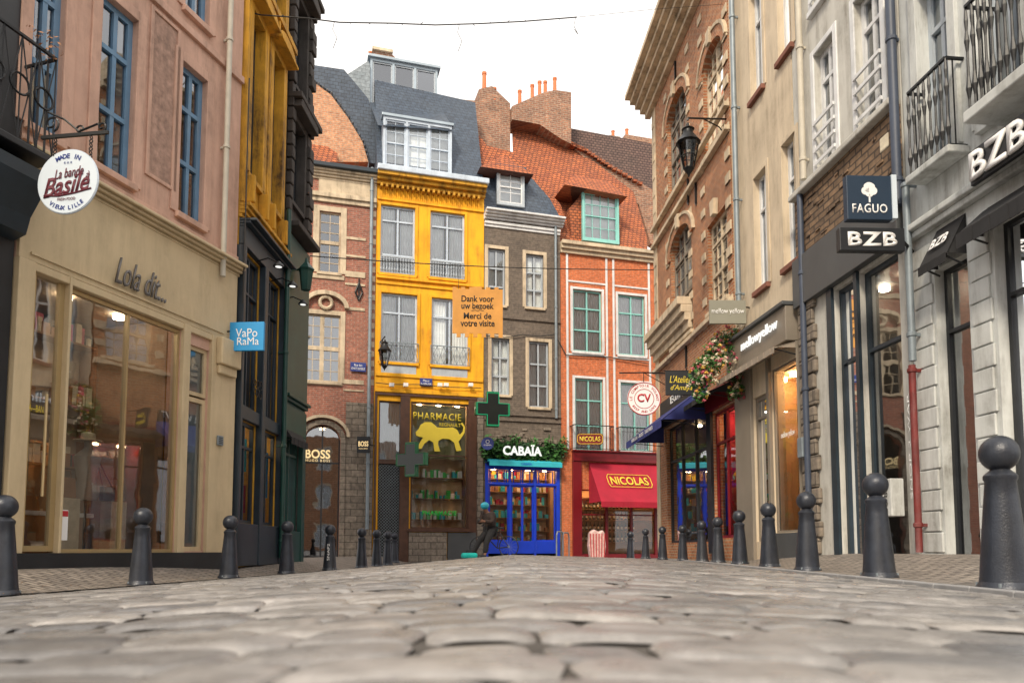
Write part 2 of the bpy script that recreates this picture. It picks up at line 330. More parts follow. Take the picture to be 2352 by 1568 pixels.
def window(par,r,fr,cols=2,rows=(.72,),y=.1,fw=.06,bw=.045,curt=None,sill=None,sur=None,sw=.12,glass=None,name='window',fine=None,lab=None,sp=.03,cw=.32):
    u0,u1,z0,z1=r[:4]; mb=MB(); d=.06
    mb.box(u0,u0+fw,y,y+d,z0,z1); mb.box(u1-fw,u1,y,y+d,z0,z1); mb.box(u0+fw,u1-fw,y,y+d,z0,z0+fw); mb.box(u0+fw,u1-fw,y,y+d,z1-fw,z1)
    zz=[z0+fw]+[z0+(z1-z0)*k for k in rows]+[z1-fw]
    for k in zz[1:-1]: mb.box(u0+fw,u1-fw,y-.012,y+d,k-bw/2,k+bw/2)
    for i in range(1,cols):
        u=u0+(u1-u0)*i/cols; mb.box(u-bw/2,u+bw/2,y-.006,y+d-.004,z0+fw,z1-fw)
    if fine:
        nc,nr=fine
        for i in range(1,nc):
            u=u0+(u1-u0)*i/nc; mb.box(u-.011,u+.011,y+.01,y+d-.01,z0+fw,z1-fw)
        for i in range(1,nr):
            z=z0+(z1-z0)*i/nr; mb.box(u0+fw,u1-fw,y+.012,y+d-.012,z-.011,z+.011)
    w=mb.build(name,fr,par)
    if lab: w['label']=lab
    MB().quad((u0+fw*.5,y+.035,z0+fw*.5),(u1-fw*.5,y+.035,z0+fw*.5),(u1-fw*.5,y+.035,z1-fw*.5),(u0+fw*.5,y+.035,z1-fw*.5)).build('pane',glass or m_wglass,w)
    if curt:
        for (a,b) in ((u0+fw*.4,u0+(u1-u0)*cw),(u1-(u1-u0)*cw,u1-fw*.4)):
            c=MB(); n=16; zt=z1-fw; zb=z0+fw*.6
            for i in range(n):
                p=a+(b-a)*i/n; q=a+(b-a)*(i+1)/n
                ya=y+.1+.022*math.sin(i*2.1); yb=y+.1+.022*math.sin((i+1)*2.1)
                c.quad((p,ya,zb),(q,yb,zb),(q,yb,zt),(p,ya,zt))
            c.build('curtain_or_dark_sheet',curt,w)  # pale ones are curtains, near-black ones are painted room darkness
    if sill: MB().box(u0-.06,u1+.06,-.08,y-.002,z0-.1,z0-.004).build('sill',sill,w,bevel=.01)
    if sur:
        s=MB(); s.box(u0-sw,u0-.002,-sp,.004,z0-.02,z1+sw); s.box(u1+.002,u1+sw,-sp,.004,z0-.02,z1+sw); s.box(u0-.002,u1+.002,-sp,.004,z1+.002,z1+sw-.004); s.build('surround',sur,w,bevel=.008)
    return w
def railing(par,u0,u1,z0,z1,y,mat=m_black,sp=.11,style='bar',ret=True,name='railing',r=.009):
    m=MB(); m.box(u0,u1,y-.018,y+.018,z1-.03,z1); m.box(u0,u1,y-.012,y+.012,z0,z0+.02)
    n=max(2,int((u1-u0)/sp))
    if style=='x':
        n=max(2,int((u1-u0)/.22))
        for i in range(n):
            a=u0+(u1-u0)*i/n;b=u0+(u1-u0)*(i+1)/n
            m.cyl((a,y,z0),(b,y,z1-.02),.008,5); m.cyl((b,y,z0),(a,y,z1-.02),.008,5); m.cyl((a,y,z0),(a,y,z1),.009,5)
        m.cyl((u1,y,z0),(u1,y,z1),.009,5)
    else:
        for i in range(n+1):
            u=u0+(u1-u0)*i/n
            if style=='bal':
                h=z1-z0; m.lathe((u,y,z0),[(.012,0),(.012,.1*h),(.03,.2*h),(.014,.32*h),(.012,.55*h),(.026,.66*h),(.012,.75*h),(.02,.85*h),(.01,.98*h)],6)
            else: m.cyl((u,y,z0),(u,y,z1-.01),r,5)
    if ret and y<-.15:
        for u in (u0,u1):
            m.box(u-.015,u+.015,y,0.,z1-.03,z1-.001); m.box(u-.012,u+.012,y,0,z0+.001,z0+.02)
            for k in range(1,int(-y/sp)): m.cyl((u,y+k*sp,z0),(u,y+k*sp,z1),r,5)
    return m.build(name,mat,par)
def cornice(par,u0,u1,z0,z1,p,mat,steps=3,name='cornice'):
    m=MB()
    for i in range(steps):
        a=z0+(z1-z0)*i/steps; b=z0+(z1-z0)*(i+1)/steps
        q=p*(i+1)/steps; m.box(u0,u1,-q,.02,a,b-(.002 if i<steps-1 else 0))
    m.pc=[0]
    return m.build(name,mat,par,bevel=.012)
def downpipe(label,f,px,pt,pb,mat,r=.05,y=-.09,name='drainpipe'):
    u=f.U(px,(pt+pb)/2,y); zt=f.Z(px,pt,y); zb=f.Z(px,pb,y)
    t=thing(name,label,'pipe',f.W(u,y,zb),f.rz); h=zt-zb
    MB().cyl((0,0,0),(0,0,h),r,12).build('pipe',mat,t,True)
    for k in range(int(h/1.9)+1):
        z=.3+k*1.9
        if z<h: MB().lathe((0,0,z),[(r+.004,0),(r+.014,.01),(r+.014,.05),(r+.004,.06)],12).box(-.015,.015,0,-y-.002,z+.01,z+.05).build('bracket',mat,t)
    return t
def awning(par,u0,u1,zt,zb,p,mat,val=.14,name='awning',folds=0):
    m=MB(); m.solid([(u0,-.01,zt),(u1,-.01,zt),(u1,-p,zb),(u0,-p,zb)],[(u0,-.01,zt-.02),(u1,-.01,zt-.02),(u1,-p+.012,zb-.02),(u0,-p+.012,zb-.02)])
    n=max(6,int((u1-u0)/.12))
    for i in range(n):
        a=u0+(u1-u0)*i/n;b=u0+(u1-u0)*(i+1)/n; o=.008*(i%2)
        m.box(a,b,-p-.012-o,-p-.002-o,zb-val,zb+.004)
    m.add([(u0,-.01,zt),(u0,-p,zb),(u0,-.01,zb)],[(0,1,2)]); m.add([(u1,-.01,zt),(u1,-p,zb),(u1,-.01,zb)],[(0,1,2)])
    a=m.build(name,mat,par)
    MB().cyl((u0+.05,-.03,zb-.1),(u0+.05,-p+.03,zb-.02),.012,6).cyl((u1-.05,-.03,zb-.1),(u1-.05,-p+.03,zb-.02),.012,6).build('awning_arm',m_blackp,a)
    return a
def room(par,u0,u1,z0,z1,d=1.8,mat=m_warm,lamp=m_lamp,shelves=0,goods=None,lampn=2):
    b=MB(); b.quad((u0,d,z0),(u1,d,z0),(u1,d,z1),(u0,d,z1)); b.quad((u0,.3,z0),(u0,d,z0),(u0,d,z1),(u0,.3,z1)); b.quad((u1,.3,z0),(u1,d,z0),(u1,d,z1),(u1,.3,z1))
    b.quad((u0,.3,z0),(u1,.3,z0),(u1,d,z0),(u0,d,z0)); b.quad((u0,.3,z1),(u1,.3,z1),(u1,d,z1),(u0,d,z1)); o=b.build('shop_interior',mat,par)
    for i in range(lampn):
        u=u0+(u1-u0)*(i+.5)/lampn
        MB().cyl((u,d*.4,z1-.07),(u,d*.4,z1-.02),.08,12).build('ceiling_lamp',lamp,par)
    if shelves:
        s=MB()
        for k in range(shelves):
            z=z0+.35+(z1-z0-.7)*k/max(1,shelves-1) if shelves>1 else z0+.8
            s.box(u0+.05,u1-.05,d-.35,d-.03,z-.03,z)
        s.box(u0+.02,u0+.05,d-.35,d-.02,z0,z1-.3); s.box(u1-.05,u1-.02,d-.35,d-.02,z0,z1-.3)
        s.build('shelf',m_shelf,par)
        if goods:
            for gi,gm in enumerate(goods):
                g=MB()
                for k in range(shelves):
                    z=z0+.35+(z1-z0-.7)*k/max(1,shelves-1) if shelves>1 else z0+.8
                    u=u0+.1
                    while u<u1-.15:
                        w=random.uniform(.06,.16);h=random.uniform(.1,.32)
                        if random.random()<1.5/len(goods): g.box(u,u+w*.85,d-.34+.02*gi,d-.12,z+.001,z+h)
                        u+=w
                if g.v:
                    q=g.build('shelf_goods',gm,par); q['kind']='stuff'
    return o
# ---------------------------------------------------------------- ground
def xl(y): return -5.63+.118*min(max(y,0),18.5)
def xr(y): 
    y=max(y,0); return min(2.72+.095*y,4.35) if y<18 else 4.35
def gz(x,y):
    c=-.13-.2*ss(19,27,y)
    if x<0:
        t=min(1,-x/-xl(y)); z=c+(-.44-c)*t**1.12
        if x<xl(y): z=-.44+.2*ss(0,1.1,xl(y)-x)
    else:
        b=-.265 if y<20 else -.265-.1*ss(20,27,y)
        k=xr(y); t=min(1,x/k); z=c+(b-c)*t**1.2
        if x>k: z=b+.2*ss(0,1.3,x-k)*(1-ss(20,25,y))
    return z+CAMZ
def kx(y): return xr(y)-.42
def grid(name,mat,xs,ys,zf,kind='structure'):
    mb=MB(); nx=len(xs)
    vs=[(x(y) if callable(x) else x,y,0) for y in ys for x in xs]; vs=[(a,b,zf(a,b)) for a,b,_ in vs]
    mb.add(vs,[(j*nx+i,j*nx+i+1,(j+1)*nx+i+1,(j+1)*nx+i) for j in range(len(ys)-1) for i in range(nx-1)])
    o=mb.build(name,mat,None,True); o['kind']=kind; return o
m_ground=M('joint_dirt',(.07,.062,.055),.95,.3,6,.6)
ys=[-60,-20,-6]+[-3+i*.5 for i in range(66)]+[34,45,80,200]
xs=[-120,-40,-15]+[-9+i*.3 for i in range(61)]+[15,40,120]
grid('ground',m_ground,xs,ys,lambda x,y: gz(x,y)-.016)
m_pave=BR('pavement_setts',(.3,.26,.22),(.19,.165,.145),(.065,.055,.05),.2,.1,.012,.35,(.1,.085,.07),.6,.5,.6)
def planify(m):
    n=m.node_tree
    for nd in n.nodes:
        if nd.type=='COMBXYZ':
            for l in list(nd.inputs[1].links)+list(nd.inputs[0].links): n.links.remove(l)
            sp=[q for q in n.nodes if q.type=='SEPXYZ'][0]
            n.links.new(sp.outputs[0],nd.inputs[0]); n.links.new(sp.outputs[1],nd.inputs[1])
planify(m_pave)
yy=[-2+i*.4 for i in range(76)]
grid('pavement_left',m_pave,[(lambda y,k=k: xl(y)-2.6+k*.2) for k in range(15)],yy,lambda x,y: gz(x,y)+.012)
grid('pavement_right',m_pave,[(lambda y,k=k: kx(y)+.16+k*.2) for k in range(16)],yy,lambda x,y: gz(x,y)+.014)
kb=MB()
for i in range(60):
    y0=-1+i*.45;y1=y0+.442
    a=[(kx(y0)-.02,y0),(kx(y0)+.15,y0),(kx(y1)+.15,y1),(kx(y1)-.02,y1)]
    kb.solid([(x,y,gz(x,y)+.022+random.uniform(0,.003)) for x,y in a],[(x,y,gz(x,y)-.1) for x,y in a])
k=kb.build('kerb',M('kerb_stone',(.28,.28,.285),.6,.15,5,.3),None,bevel=.006); k['kind']='structure'
# cobbles
V=[];Fc=[];T=[]
def stone(x0,x1,y0,y1,nx,ny):
    k=len(V); cx=(x0+x1)/2;cy=(y0+y1)/2
    near=cy<7
    dh=random.gauss(0,.0022); tx=random.gauss(0,.01);ty=random.gauss(0,.014); rise=random.uniform(.009,.014); tone=random.gauss(0,1)
    if random.random()<.045: dh-=.01
    pw=random.choice((4,5,6))
    ex=[random.uniform(-.012,.012) for _ in range(4)]
    ph=random.uniform(0,60); hw=(x1-x0)/2; hd=(y1-y0)/2
    for j in range(ny+1):
        t=2*j/ny-1; t=math.copysign(abs(t)**.7,t)
        for i in range(nx+1):
            s=2*i/nx-1; s=math.copysign(abs(s)**.6,s)
            r=(abs(s)**pw+abs(t)**pw)
            e=max(0,1-r)
            h=rise*(e**.5) - (0 if r<1 else .01*min(1,(r-1)*2))
            x=cx+s*hw*(1-.05*abs(t)**4)+ex[0]*t; y=cy+t*hd*(1-.09*abs(s)**4)+ex[1]*s
            if near:
                q=Vector((x*9,y*9,ph)); wx=mnoise.noise(q)*.007; x+=wx*abs(t); y+=mnoise.noise(q+Vector((5,5,5)))*.007*abs(t)
                h+=mnoise.noise(Vector((x*10,y*10,ph)))*.003*e**.5+mnoise.noise(Vector((x*45,y*45,ph)))*.0006
            z=gz(x,y)-.012+h+dh+tx*(x-cx)+ty*(y-cy)
            V.append((x,y,z)); T.append(tone)
    for j in range(ny):
        for i in range(nx):
            a=k+j*(nx+1)+i; Fc.append((a,a+1,a+nx+2,a+nx+1))
y=.33
while y<27.5:
    rd=random.uniform(.15,.195); 
    if y<3: nx,ny=18,12
    elif y<8: nx,ny=9,7
    else: nx,ny=5,4
    xa=max(xl(y+.08)+.02,-.9*y-.8); xb=min(kx(y+.08)-.03,.9*y+.8) if y<19 else 6
    x=xa-random.uniform(0,.2)
    while x<xb:
        w=random.uniform(.2,.38) if random.random()<.75 else random.uniform(.14,.2); g=.009
        if x+w>xb: w=max(.1,xb-x)
        stone(x,x+w-g,y+random.uniform(-.005,.005),y+rd-g*.7,nx,ny); x+=w
    y+=rd
me=bpy.data.meshes.new('road'); me.from_pydata(V,[],Fc)
at=me.attributes.new('tone','FLOAT','POINT'); at.data.foreach_set('value',np.array(T,dtype=np.float32))
me.polygons.foreach_set('use_smooth',[True]*len(me.polygons))
m_cob,n,o=nt('cobble_stone'); v=coords(n)
an=n.nodes.new('ShaderNodeAttribute'); an.attribute_name='tone'
mr=n.nodes.new('ShaderNodeMapRange'); mr.inputs[1].default_value=-2;mr.inputs[2].default_value=2; n.links.new(an.outputs['Fac'],mr.inputs[0])
c=ramp(n,mr.outputs[0],0,1,(.135,.137,.145),(.33,.32,.31))
g=ramp(n,noise(n,v,14,10,.75),.3,.7,(.6,.59,.58),(1.35,1.33,1.3)); c=mixc(n,1.,c,g,'MULTIPLY')
g2=ramp(n,noise(n,v,1.1,4,.6),.35,.7,(.75,.74,.73),(1.15,1.14,1.15)); c=mixc(n,1.,c,g2,'MULTIPLY')
g3=ramp(n,noise(n,v,60,6,.8),.58,.68); c=mixc(n,g3,c,(.3,.28,.25))
rr=ramp(n,noise(n,v,9,4),.3,.7,(.2,.2,.2),(.46,.46,.46))
princ(n,o,c,rr,0,noise(n,v,38,8,.7),.45,.004)
me.materials.append(m_cob); rd=bpy.data.objects.new('road',me); C.objects.link(rd); rd['kind']='structure'
m=MB()
for _ in range(140):
    y_=random.uniform(4,11); x_=xl(y_)+random.uniform(-.6,.3); z=gz(x_,y_)+.03; a=random.uniform(0,6); s=.012
    m.quad((x_+s*math.cos(a),y_+s*math.sin(a),z),(x_-s*math.sin(a),y_+s*math.cos(a),z+.004),(x_-s*math.cos(a),y_-s*math.sin(a),z))
tag(m.build('fallen_leaves',M('dry_leaf',(.2,.1,.03),.8)),'tiny dry brown leaves scattered on the left pavement','leaves',kind='stuff')
# ---------------------------------------------------------------- facades in plan
A=Fac((-5.97,8.66),(-4.775,12.5),.26); A0=Fac((-7.1,5.0),(-5.975,8.64),.26)
B=Fac((-4.765,12.53),(-4.735,14.86),.22); Cc=Fac((-4.73,14.9),(-4.67,16.3),.2)
D=Fac((-9.5,23.63),(-4.725,25.0),.1); E=Fac((-4.715,25.0),(-1.015,26.06),.1); G1=Fac((-1.005,26.06),(1.795,26.86),.1); G=Fac((1.805,26.86),(6.6,28.23),.1)
H=Fac((4.13,20.9),(4.50,14.66),.42); I=Fac((4.505,14.62),(4.755,12.03),.42); J=Fac((4.76,12.0),(5.04,9.18),.42); K=Fac((5.045,9.15),(5.45,5.0),.42)
# ======================= A pink
b=A.empty('pink_townhouse','pink plastered townhouse with blue windows above a cream shopfront')
zs0,zs1=A.Z(413,490),A.Z(413,135); zc=A.Z(413,540); zg=A.Z(148,655)
wins=[(A.U(pl,300),A.U(pr,300),zs0,zs1) for pl,pr in ((62,137),(222,306),(413,471))]
upper2=[(w[0],w[1],zs1+.9,zs1+2.6) for w in wins]
door=(A.U(62,900),A.U(141,900),.22,zg+.1); big=(A.U(148,900),A.U(411,900),.2,zg); side=(A.U(424,1000),A.U(474,1000),.22,A.Z(424,785))
wall(b,A,zs1+3.6,wins+upper2+[(0.01,A.U(411,900),.2,zc-.5),side],m_pink,4.5)
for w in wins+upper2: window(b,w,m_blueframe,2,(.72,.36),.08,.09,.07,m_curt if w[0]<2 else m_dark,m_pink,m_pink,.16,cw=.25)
pu0,pu1=A.U(347,200),A.U(402,200)
m=MB(); m.box(pu0,pu1,-.004,.02,A.Z(347,400),A.Z(347,20)); m.build('rough_panel',m_pink2,b)
m=MB()
for (a,c) in ((pu0-.07,pu0-.003),(pu1+.003,pu1+.07)): m.box(a,c,-.03,.01,A.Z(347,400)-.06,A.Z(347,20)+.06)
m.box(pu0-.003,pu1+.003,-.028,.01,A.Z(347,400)-.06,A.Z(347,400)-.003); m.box(pu0-.003,pu1+.003,-.028,.01,A.Z(347,20)+.003,A.Z(347,20)+.06); m.build('panel_frame',m_pink,b,bevel=.008)
m=MB(); m.box(0,A.L,-.06,.01,zs1+.5,zs1+.62); m.box(0,A.L,-.04,.01,zc+.1,zc+.17); m.build('string_course',m_pink,b,bevel=.01)
zf=zc-.02
fas=box('fascia',m_cream,b,.005,A.L-.02,-.05,.06,zg+.12,zf-.16,bevel=.01)
cornice(b,.005,A.L+.03,zf-.16,zf+.03,.22,m_cream,4)
m=MB()
for a,c in ((-.0,A.U(60,900)),(A.U(141,900)+.002,A.U(148,900)-.002),(A.U(411,900)+.002,A.U(424,1000)-.004),(A.U(474,1000)+.004,A.L-.02)):
    m.box(a,c,-.07,.1,.0,zg+.118)
m.box(.01,A.L-.03,-.055,.1,zg+.02,zg+.117); m.build('pilaster',m_cream,b,bevel=.01)
m=MB(); m.box(A.U(480,1000)+.02,A.L-.05,-.2,-.07,zg-.35,zg+.1); m.box(A.U(480,1000)+.05,A.L-.08,-.14,-.07,zg-.5,zg-.35); m.pc=[0]; m.build('console_bracket',m_cream,b,bevel=.02)
box('plinth',m_blackp,b,0.01,A.L-.03,-.09,.1,-.3,.2)
box('moulding',m_cream,b,.15,A.L-.35,-.075,-.05,zg+.2,zg+.23)
text(b,'Lola dit...',.94,.38,((A.U(255,650)+A.U(366,650))/2,-.09,(A.Z(300,640))),m_silver,shear=.45,ext=.025,off=-.002)
window(b,door,m_gold,1,(),.02,.07,.04,glass=m_bigglass,name='door',lab='gold framed glass door')
window(b,big,m_gold,2,(),.02,.05,.03,glass=m_bigglass,name='shop_window')
window(b,(side[0],side[1],side[2],A.Z(424,905)),m_cream,1,(),.04,.07,.04,curt=m_curt,glass=m_wglass,name='door',lab='narrow cream side door with frosted glass',cw=.5)
window(b,(side[0],side[1],A.Z(424,900),side[3]),m_cream,1,(),.04,.06,.04,curt=m_curt,glass=m_wglass,cw=.5)
MB().cyl((A.U(92,1000),-.08,A.Z(92,1140)),(A.U(92,1000),-.08,A.Z(92,905)),.018,10).build('door_handle',m_gold,b)
room(b,.02,A.U(415,900),.2,zg+.2,2.0,m_beige,m_lampw,4,[m_tan,m_petw,m_petp,m_blackp,m_slatebl],3)
text(b,"N'YA—BAN",.28,.09,(A.U(76,936),-.0,A.Z(76,936)),m_txtyel,name='lettering',ext=.002)
box('poster',m_txtwhite,b,A.U(134,1200),A.U(148,1200)+.04,-.012,-.006,A.Z(140,1240),A.Z(140,1170)); box('poster_heading',m_txtred,b,A.U(134,1200)+.005,A.U(148,1200)+.035,-.016,-.012,A.Z(140,1185),A.Z(140,1172))
t=thing('display_table','white display table inside the cream shopfront','table',A.W(1.35,.95,.2),A.rz); 
MB().box(-.6,.6,-.25,.25,.5,.56).build('tabletop',m_txtwhite,t,bevel=.01); MB().box(-.55,.55,-.2,.2,0,.498).build('base',m_tan,t)
t=thing('mannequin','linen shop mannequin bust with a dark bag behind the large shop window','mannequin',A.W(A.U(300),.7,.2),A.rz)
MB().lathe((0,0,0),[(.16,0),(.15,.02),(.02,.05),(.018,.75)],14).build('stand',m_black,t,True)
MB().lathe((0,0,.75),[(.14,0),(.17,.08),(.12,.3),(.16,.5),(.18,.62),(.1,.7),(.045,.75),(.05,.85)],16).build('torso',m_manq,t,True)
MB().lathe((0,0,1.6),[(.2,0),(.19,.01),(.1,.02),(.09,.11),(.03,.13)],16).build('hat',m_petw,t,True)
MB().box(.12,.32,-.2,-.12,.75,.95).tube([(.14,-.16,.95),(.05,-.1,1.4),(.3,-.16,.95)],.008).build('bag',m_blackp,t)
for q,(px_,h_) in enumerate(((190,.2),(245,.28),(350,.24))):
    t=thing('handbag',['small tan handbag on the shop display table','tall tan handbag beside the mannequin','tan handbag right of the mannequin'][q],'bag',A.W(A.U(px_),.8 if q==0 else .6,.762 if q==0 else .95),A.rz)
    MB().prism([(-.13,0),(.13,0),(.1,h_),(-.1,h_)],-.05,.05).build('body',m_tan,t,bevel=.015); MB().tube([(-.07,0,h_),(-.05,0,h_+.1),(.05,0,h_+.1),(.07,0,h_)],.008).build('handle',m_tan,t)
    if q: MB().box(-.14,.14,-.1,.1,-.75,-.003).build('plinth',m_petw,t)
ic=thing('intercom','small grey intercom box on the cream pilaster','intercom',A.W(A.U(495,1012),-.075,A.Z(495,1023)),A.rz)
MB().box(-.07,.07,-.03,0,0,.16).build('case',m_pipe,ic,bevel=.008)
m=MB(); [m.box(-.045,.045,-.034,-.03,.03+k*.03,.04+k*.03) for k in range(4)]; m.build('button',m_black,ic)
# ======================= A0 dark neighbour with balcony
b=A0.empty('dark_townhouse','dark fronted townhouse with a black iron balcony at the left edge')
wall(b,A0,9,[],m_blackp,4)
L=A0.L
zb=P(60,345,8.3).z-A0.gz
MB().box(.5,L+.02,-.55,0,zb-.08,zb).build('balcony_slab',m_blackp,b,bevel=.01)
r=railing(b,.5,L+.0,zb,zb+1.25,-.52,m_black,.13,'x',r=.014)
for k in range(6):
    u=L-.15-k*.3; MB().ring((u,-.53,zb+.65),.12,.014,'y',14,5).build('scrollwork',m_black,b)
m=MB(); prof=[(-.02,0),(-.2,.05),(-.26,.25),(-.4,.45),(-.5,.6),(-.5,.75),(-.0,.76)]
pz=zb-.95
for (y0,z0),(y1,z1) in zip(prof,prof[1:]): m.solid([(.3,y0,pz+z0),(L-.02,y0,pz+z0),(L-.02,y1,pz+z1),(.3,y1,pz+z1)],[(.3,0.02,pz+z0),(L-.02,.02,pz+z0),(L-.02,.02,pz+z1),(.3,.02,pz+z1)])
m.build('shop_cornice',m_slatebl,b)
m=MB(); m.leaves((L-.15,-.5,zb+1.35),(.25,.1,.2),90,.03); m.build('climbing_plant',m_tan,b)
d0=8.0; s0=F/d0
t=thing('hanging_sign','round pale blue hanging sign with maroon script on a scrolled iron bracket','sign',P(157,418,d0),math.radians(-8))
def lx(px,cx=157): return (px-cx)/s0
def lz(py,cy=418): return (cy-py)/s0
m=MB(); n_=48; m.solid([(.365*math.cos(2*PI*i/n_),-.015,.365*math.sin(2*PI*i/n_)) for i in range(n_)],[(.365*math.cos(2*PI*i/n_),.015,.365*math.sin(2*PI*i/n_)) for i in range(n_)])
m.build('board',m_signwhite,t)
MB().ring((0,0,0),.365,.012,'y',48,6).build('rim',m_bwhite,t)
text(t,'La bande',.36,.11,(.02,-.02,.1),m_txtbrown,shear=.4,off=.004,ext=.003,ry=-.1); text(t,'à',.05,.08,(.25,-.02,.06),m_txtbrown,shear=.3,ext=.003)
text(t,'Basile',.58,.22,(-.01,-.02,-.04),m_txtbrown,shear=.45,off=.018,ext=.003,ry=-.12)
MB().tube([(-.28,-.02,-.15),(-.1,-.02,-.165),(.1,-.02,-.14),(.3,-.02,-.1)],.009,5).build('flourish',m_txtbrown,t)
text(t,'FRESH FOOD',.22,.032,(0,-.02,-.205),m_txtbrown,ext=.002)
ringtext(t,'MADE IN',.29,-26,26,.075,(0,-.019,0),m_plate); ringtext(t,'VIEUX LILLE',.31,217,143,.065,(0,-.019,0),m_plate,True)
text(t,'* * *',.1,.03,(0,-.02,.215),m_plate,ext=.002)
m=MB(); m.box(lx(80),lx(256),-.014,.014,lz(307),lz(299))
def spiral(cx,cz,r0,r1,a0,a1,n=22): return [(cx+(r0+(r1-r0)*i/n)*math.cos(a0+(a1-a0)*i/n),0,cz+(r0+(r1-r0)*i/n)*math.sin(a0+(a1-a0)*i/n)) for i in range(n+1)]
m.tube(spiral(lx(105),lz(270),.1,.02,-1.2,7),.012,5); m.tube(spiral(lx(238),lz(288),.06,.015,-2,6),.011,5); m.tube([(lx(95),0,lz(240)),(lx(140),0,lz(262)),(lx(180),0,lz(295)),(lx(228),0,lz(280))],.012,5); m.tube(spiral(lx(180),lz(290),.05,.015,0,6.5),.011,5)
m.build('iron_bracket',m_black,t)
for px_ in (118,212):
    m=MB(); 
    for k in range(6): m.ring((lx(px_),0,lz(312)-k*.045),.02,.006,'y' if k%2 else 'x',8,4)
    m.build('chain',m_black,t)
# ======================= B yellow left
b=B.empty('ochre_townhouse','ochre stone townhouse with curved window pediments above a dark blue shopfront')
zc2=B.Z(545,500); zt=12.; zp=B.Z(600,40)
bw=[(.25,.85,zc2+1.,zp-.25),(1.35,1.95,zc2+1.,zp-.25),(.25,.85,zp+.6,zp+2.6),(1.35,1.95,zp+.6,zp+2.6)]
shopb=[(.12,1.05,.75,2.55),(1.25,2.2,.75,2.55),(.12,1.05,2.8,zc2-.45),(1.25,2.2,2.8,zc2-.45)]
wall(b,B,zt,bw+shopb,m_yellow,4.5)
for w in bw: 
    q=window(b,w,m_slatebl,2,(.7,),.12,.06,.05,m_curt,m_yellow,m_yellow,.14,sp=.08)
    mp=MB(); n_=10; cx_=(w[0]+w[1])/2
    pts=[(cx_-.5,w[3]+.18)]+[(cx_+.5*math.cos(PI-PI*i/n_),w[3]+.2+.22*math.sin(PI*i/n_)) for i in range(n_+1)]+[(cx_+.5,w[3]+.18)]
    mp.prism(pts,-.26,.0); mp.box(cx_-.52,cx_+.52,-.3,0,w[3]+.12,w[3]+.18); mp.build('pediment',m_yellow,q,bevel=.01)
    mb_=MB(); mb_.box(w[0]-.1,w[0]-.02,-.2,0,w[2]-.6,w[2]-.1); mb_.box(w[1]+.02,w[1]+.1,-.2,0,w[2]-.6,w[2]-.1); mb_.build('console_bracket',m_yellow,q,bevel=.02)
m=MB()
for u in (.08,1.02,1.2,2.12): m.box(u-.06,u+.06,-.07,.01,zc2+.35,zt)
m.build('pilaster',m_yellow,b,bevel=.01)
cornice(b,0,B.L,zc2+.06,zc2+.33,.2,m_yellow,4)
m=MB(); m.box(0,B.L,-.22,.01,zp+.3,zp+.42); m.build('string_course',m_yellow,b)
box('fascia',m_slatebl,b,.01,B.L-.01,-.1,.02,zc2-.42,zc2-.1,bevel=.01); cornice(b,0.01,B.L-.01,zc2-.1,zc2+.05,.3,m_slatebl,3,'shop_cornice')
m=MB()
for u0_,u1_ in ((.0,.115),(1.055,1.245),(2.205,B.L)): m.box(u0_+.002,u1_-.004,-.12,.05,.0,zc2-.425)
m.box(.12,B.L-.14,-.08,.05,2.56,2.79); m.box(.12,B.L-.14,-.1,.05,0,.74); m.build('shopfront_panelling',m_slatebl,b,bevel=.012)
for w in shopb: window(b,w,m_slatebl,2,(.75,),.03,.06,.04,glass=m_glass if w[2]<1 else m_wglass,name='shop_window',curt=None)
room(b,.12,2.2,.75,2.6,1.2,m_warm,m_lampw,3,[m_signblue,m_txtwhite,m_redcloth],2)
for k,(u,z,w_,h_,mm_) in enumerate(((.2,1.5,.36,.8,m_signblue),(.6,1.7,.36,.6,m_cyan),(.62,.95,.34,.5,m_redcloth),(1.32,1.5,.36,.8,m_txtyel),(1.74,1.3,.38,.9,m_signblue),(1.34,.9,.4,.45,m_txtwhite))): box('poster',mm_,b,u,u+w_,.12,.13,z,z+h_)
for k in range(6):
    o=MB().tube(spiral(.6+.15*(k%3),3.1+.2*(k//3),.1,.02,k,k+6,14),.01,4).build('grille_scroll',m_black,b); o.location.y=-.13
def spot(label,px,py,d,arm):
    p=P(px,py,d); t=thing('spot_lamp',label,'lamp',p,0,'black arm lamps over the left shopfronts')
    MB().tube([(-arm,.1,.12),(-arm*.5,.05,.16),(0,0,.05)],.012,6).build('arm',m_black,t)
    MB().lathe((0,0,-.02),[(.1,0),(.09,.03),(.04,.08),(.02,.1)],12).build('lamp_shade',m_black,t,True)
    MB().lathe((0,0,-.024),[(.06,0),(.05,.003)],12).build('bulb',m_txtlit,t)
spot('black arm lamp with a lit white bulb above the blue square sign',640,610,12.9,.42); spot('black arm lamp, middle of three over the left shopfront',672,655,14.,.45); spot('black arm lamp, lowest of three by the green shopfront',696,697,15.0,.45)
t=thing('projecting_sign','bright blue square sign with white capitals on the dark shopfront','sign',P(568,773,12.2),math.radians(-4)); k=F/12.2
MB().box(-41/k,41/k,-.03,.03,-34/k,34/k).build('board',m_signblue,t,bevel=.006); MB().cyl((-41/k,0,.1),(-.42,0.05,.1),.015,8).cyl((-41/k,0,-.1),(-.42,.05,-.1),.015,8).build('bracket',m_black,t)
text(t,'VaPo',52/k,20/k,(0,-.034,8/k),m_txtwhite,ext=.002); text(t,'RaMa',52/k,18/k,(4/k,-.034,-12/k),m_txtwhite,ext=.002)
downpipe('cream drainpipe at the corner of the pink townhouse',A,522,-60,640,m_pipec,.045,-.12)
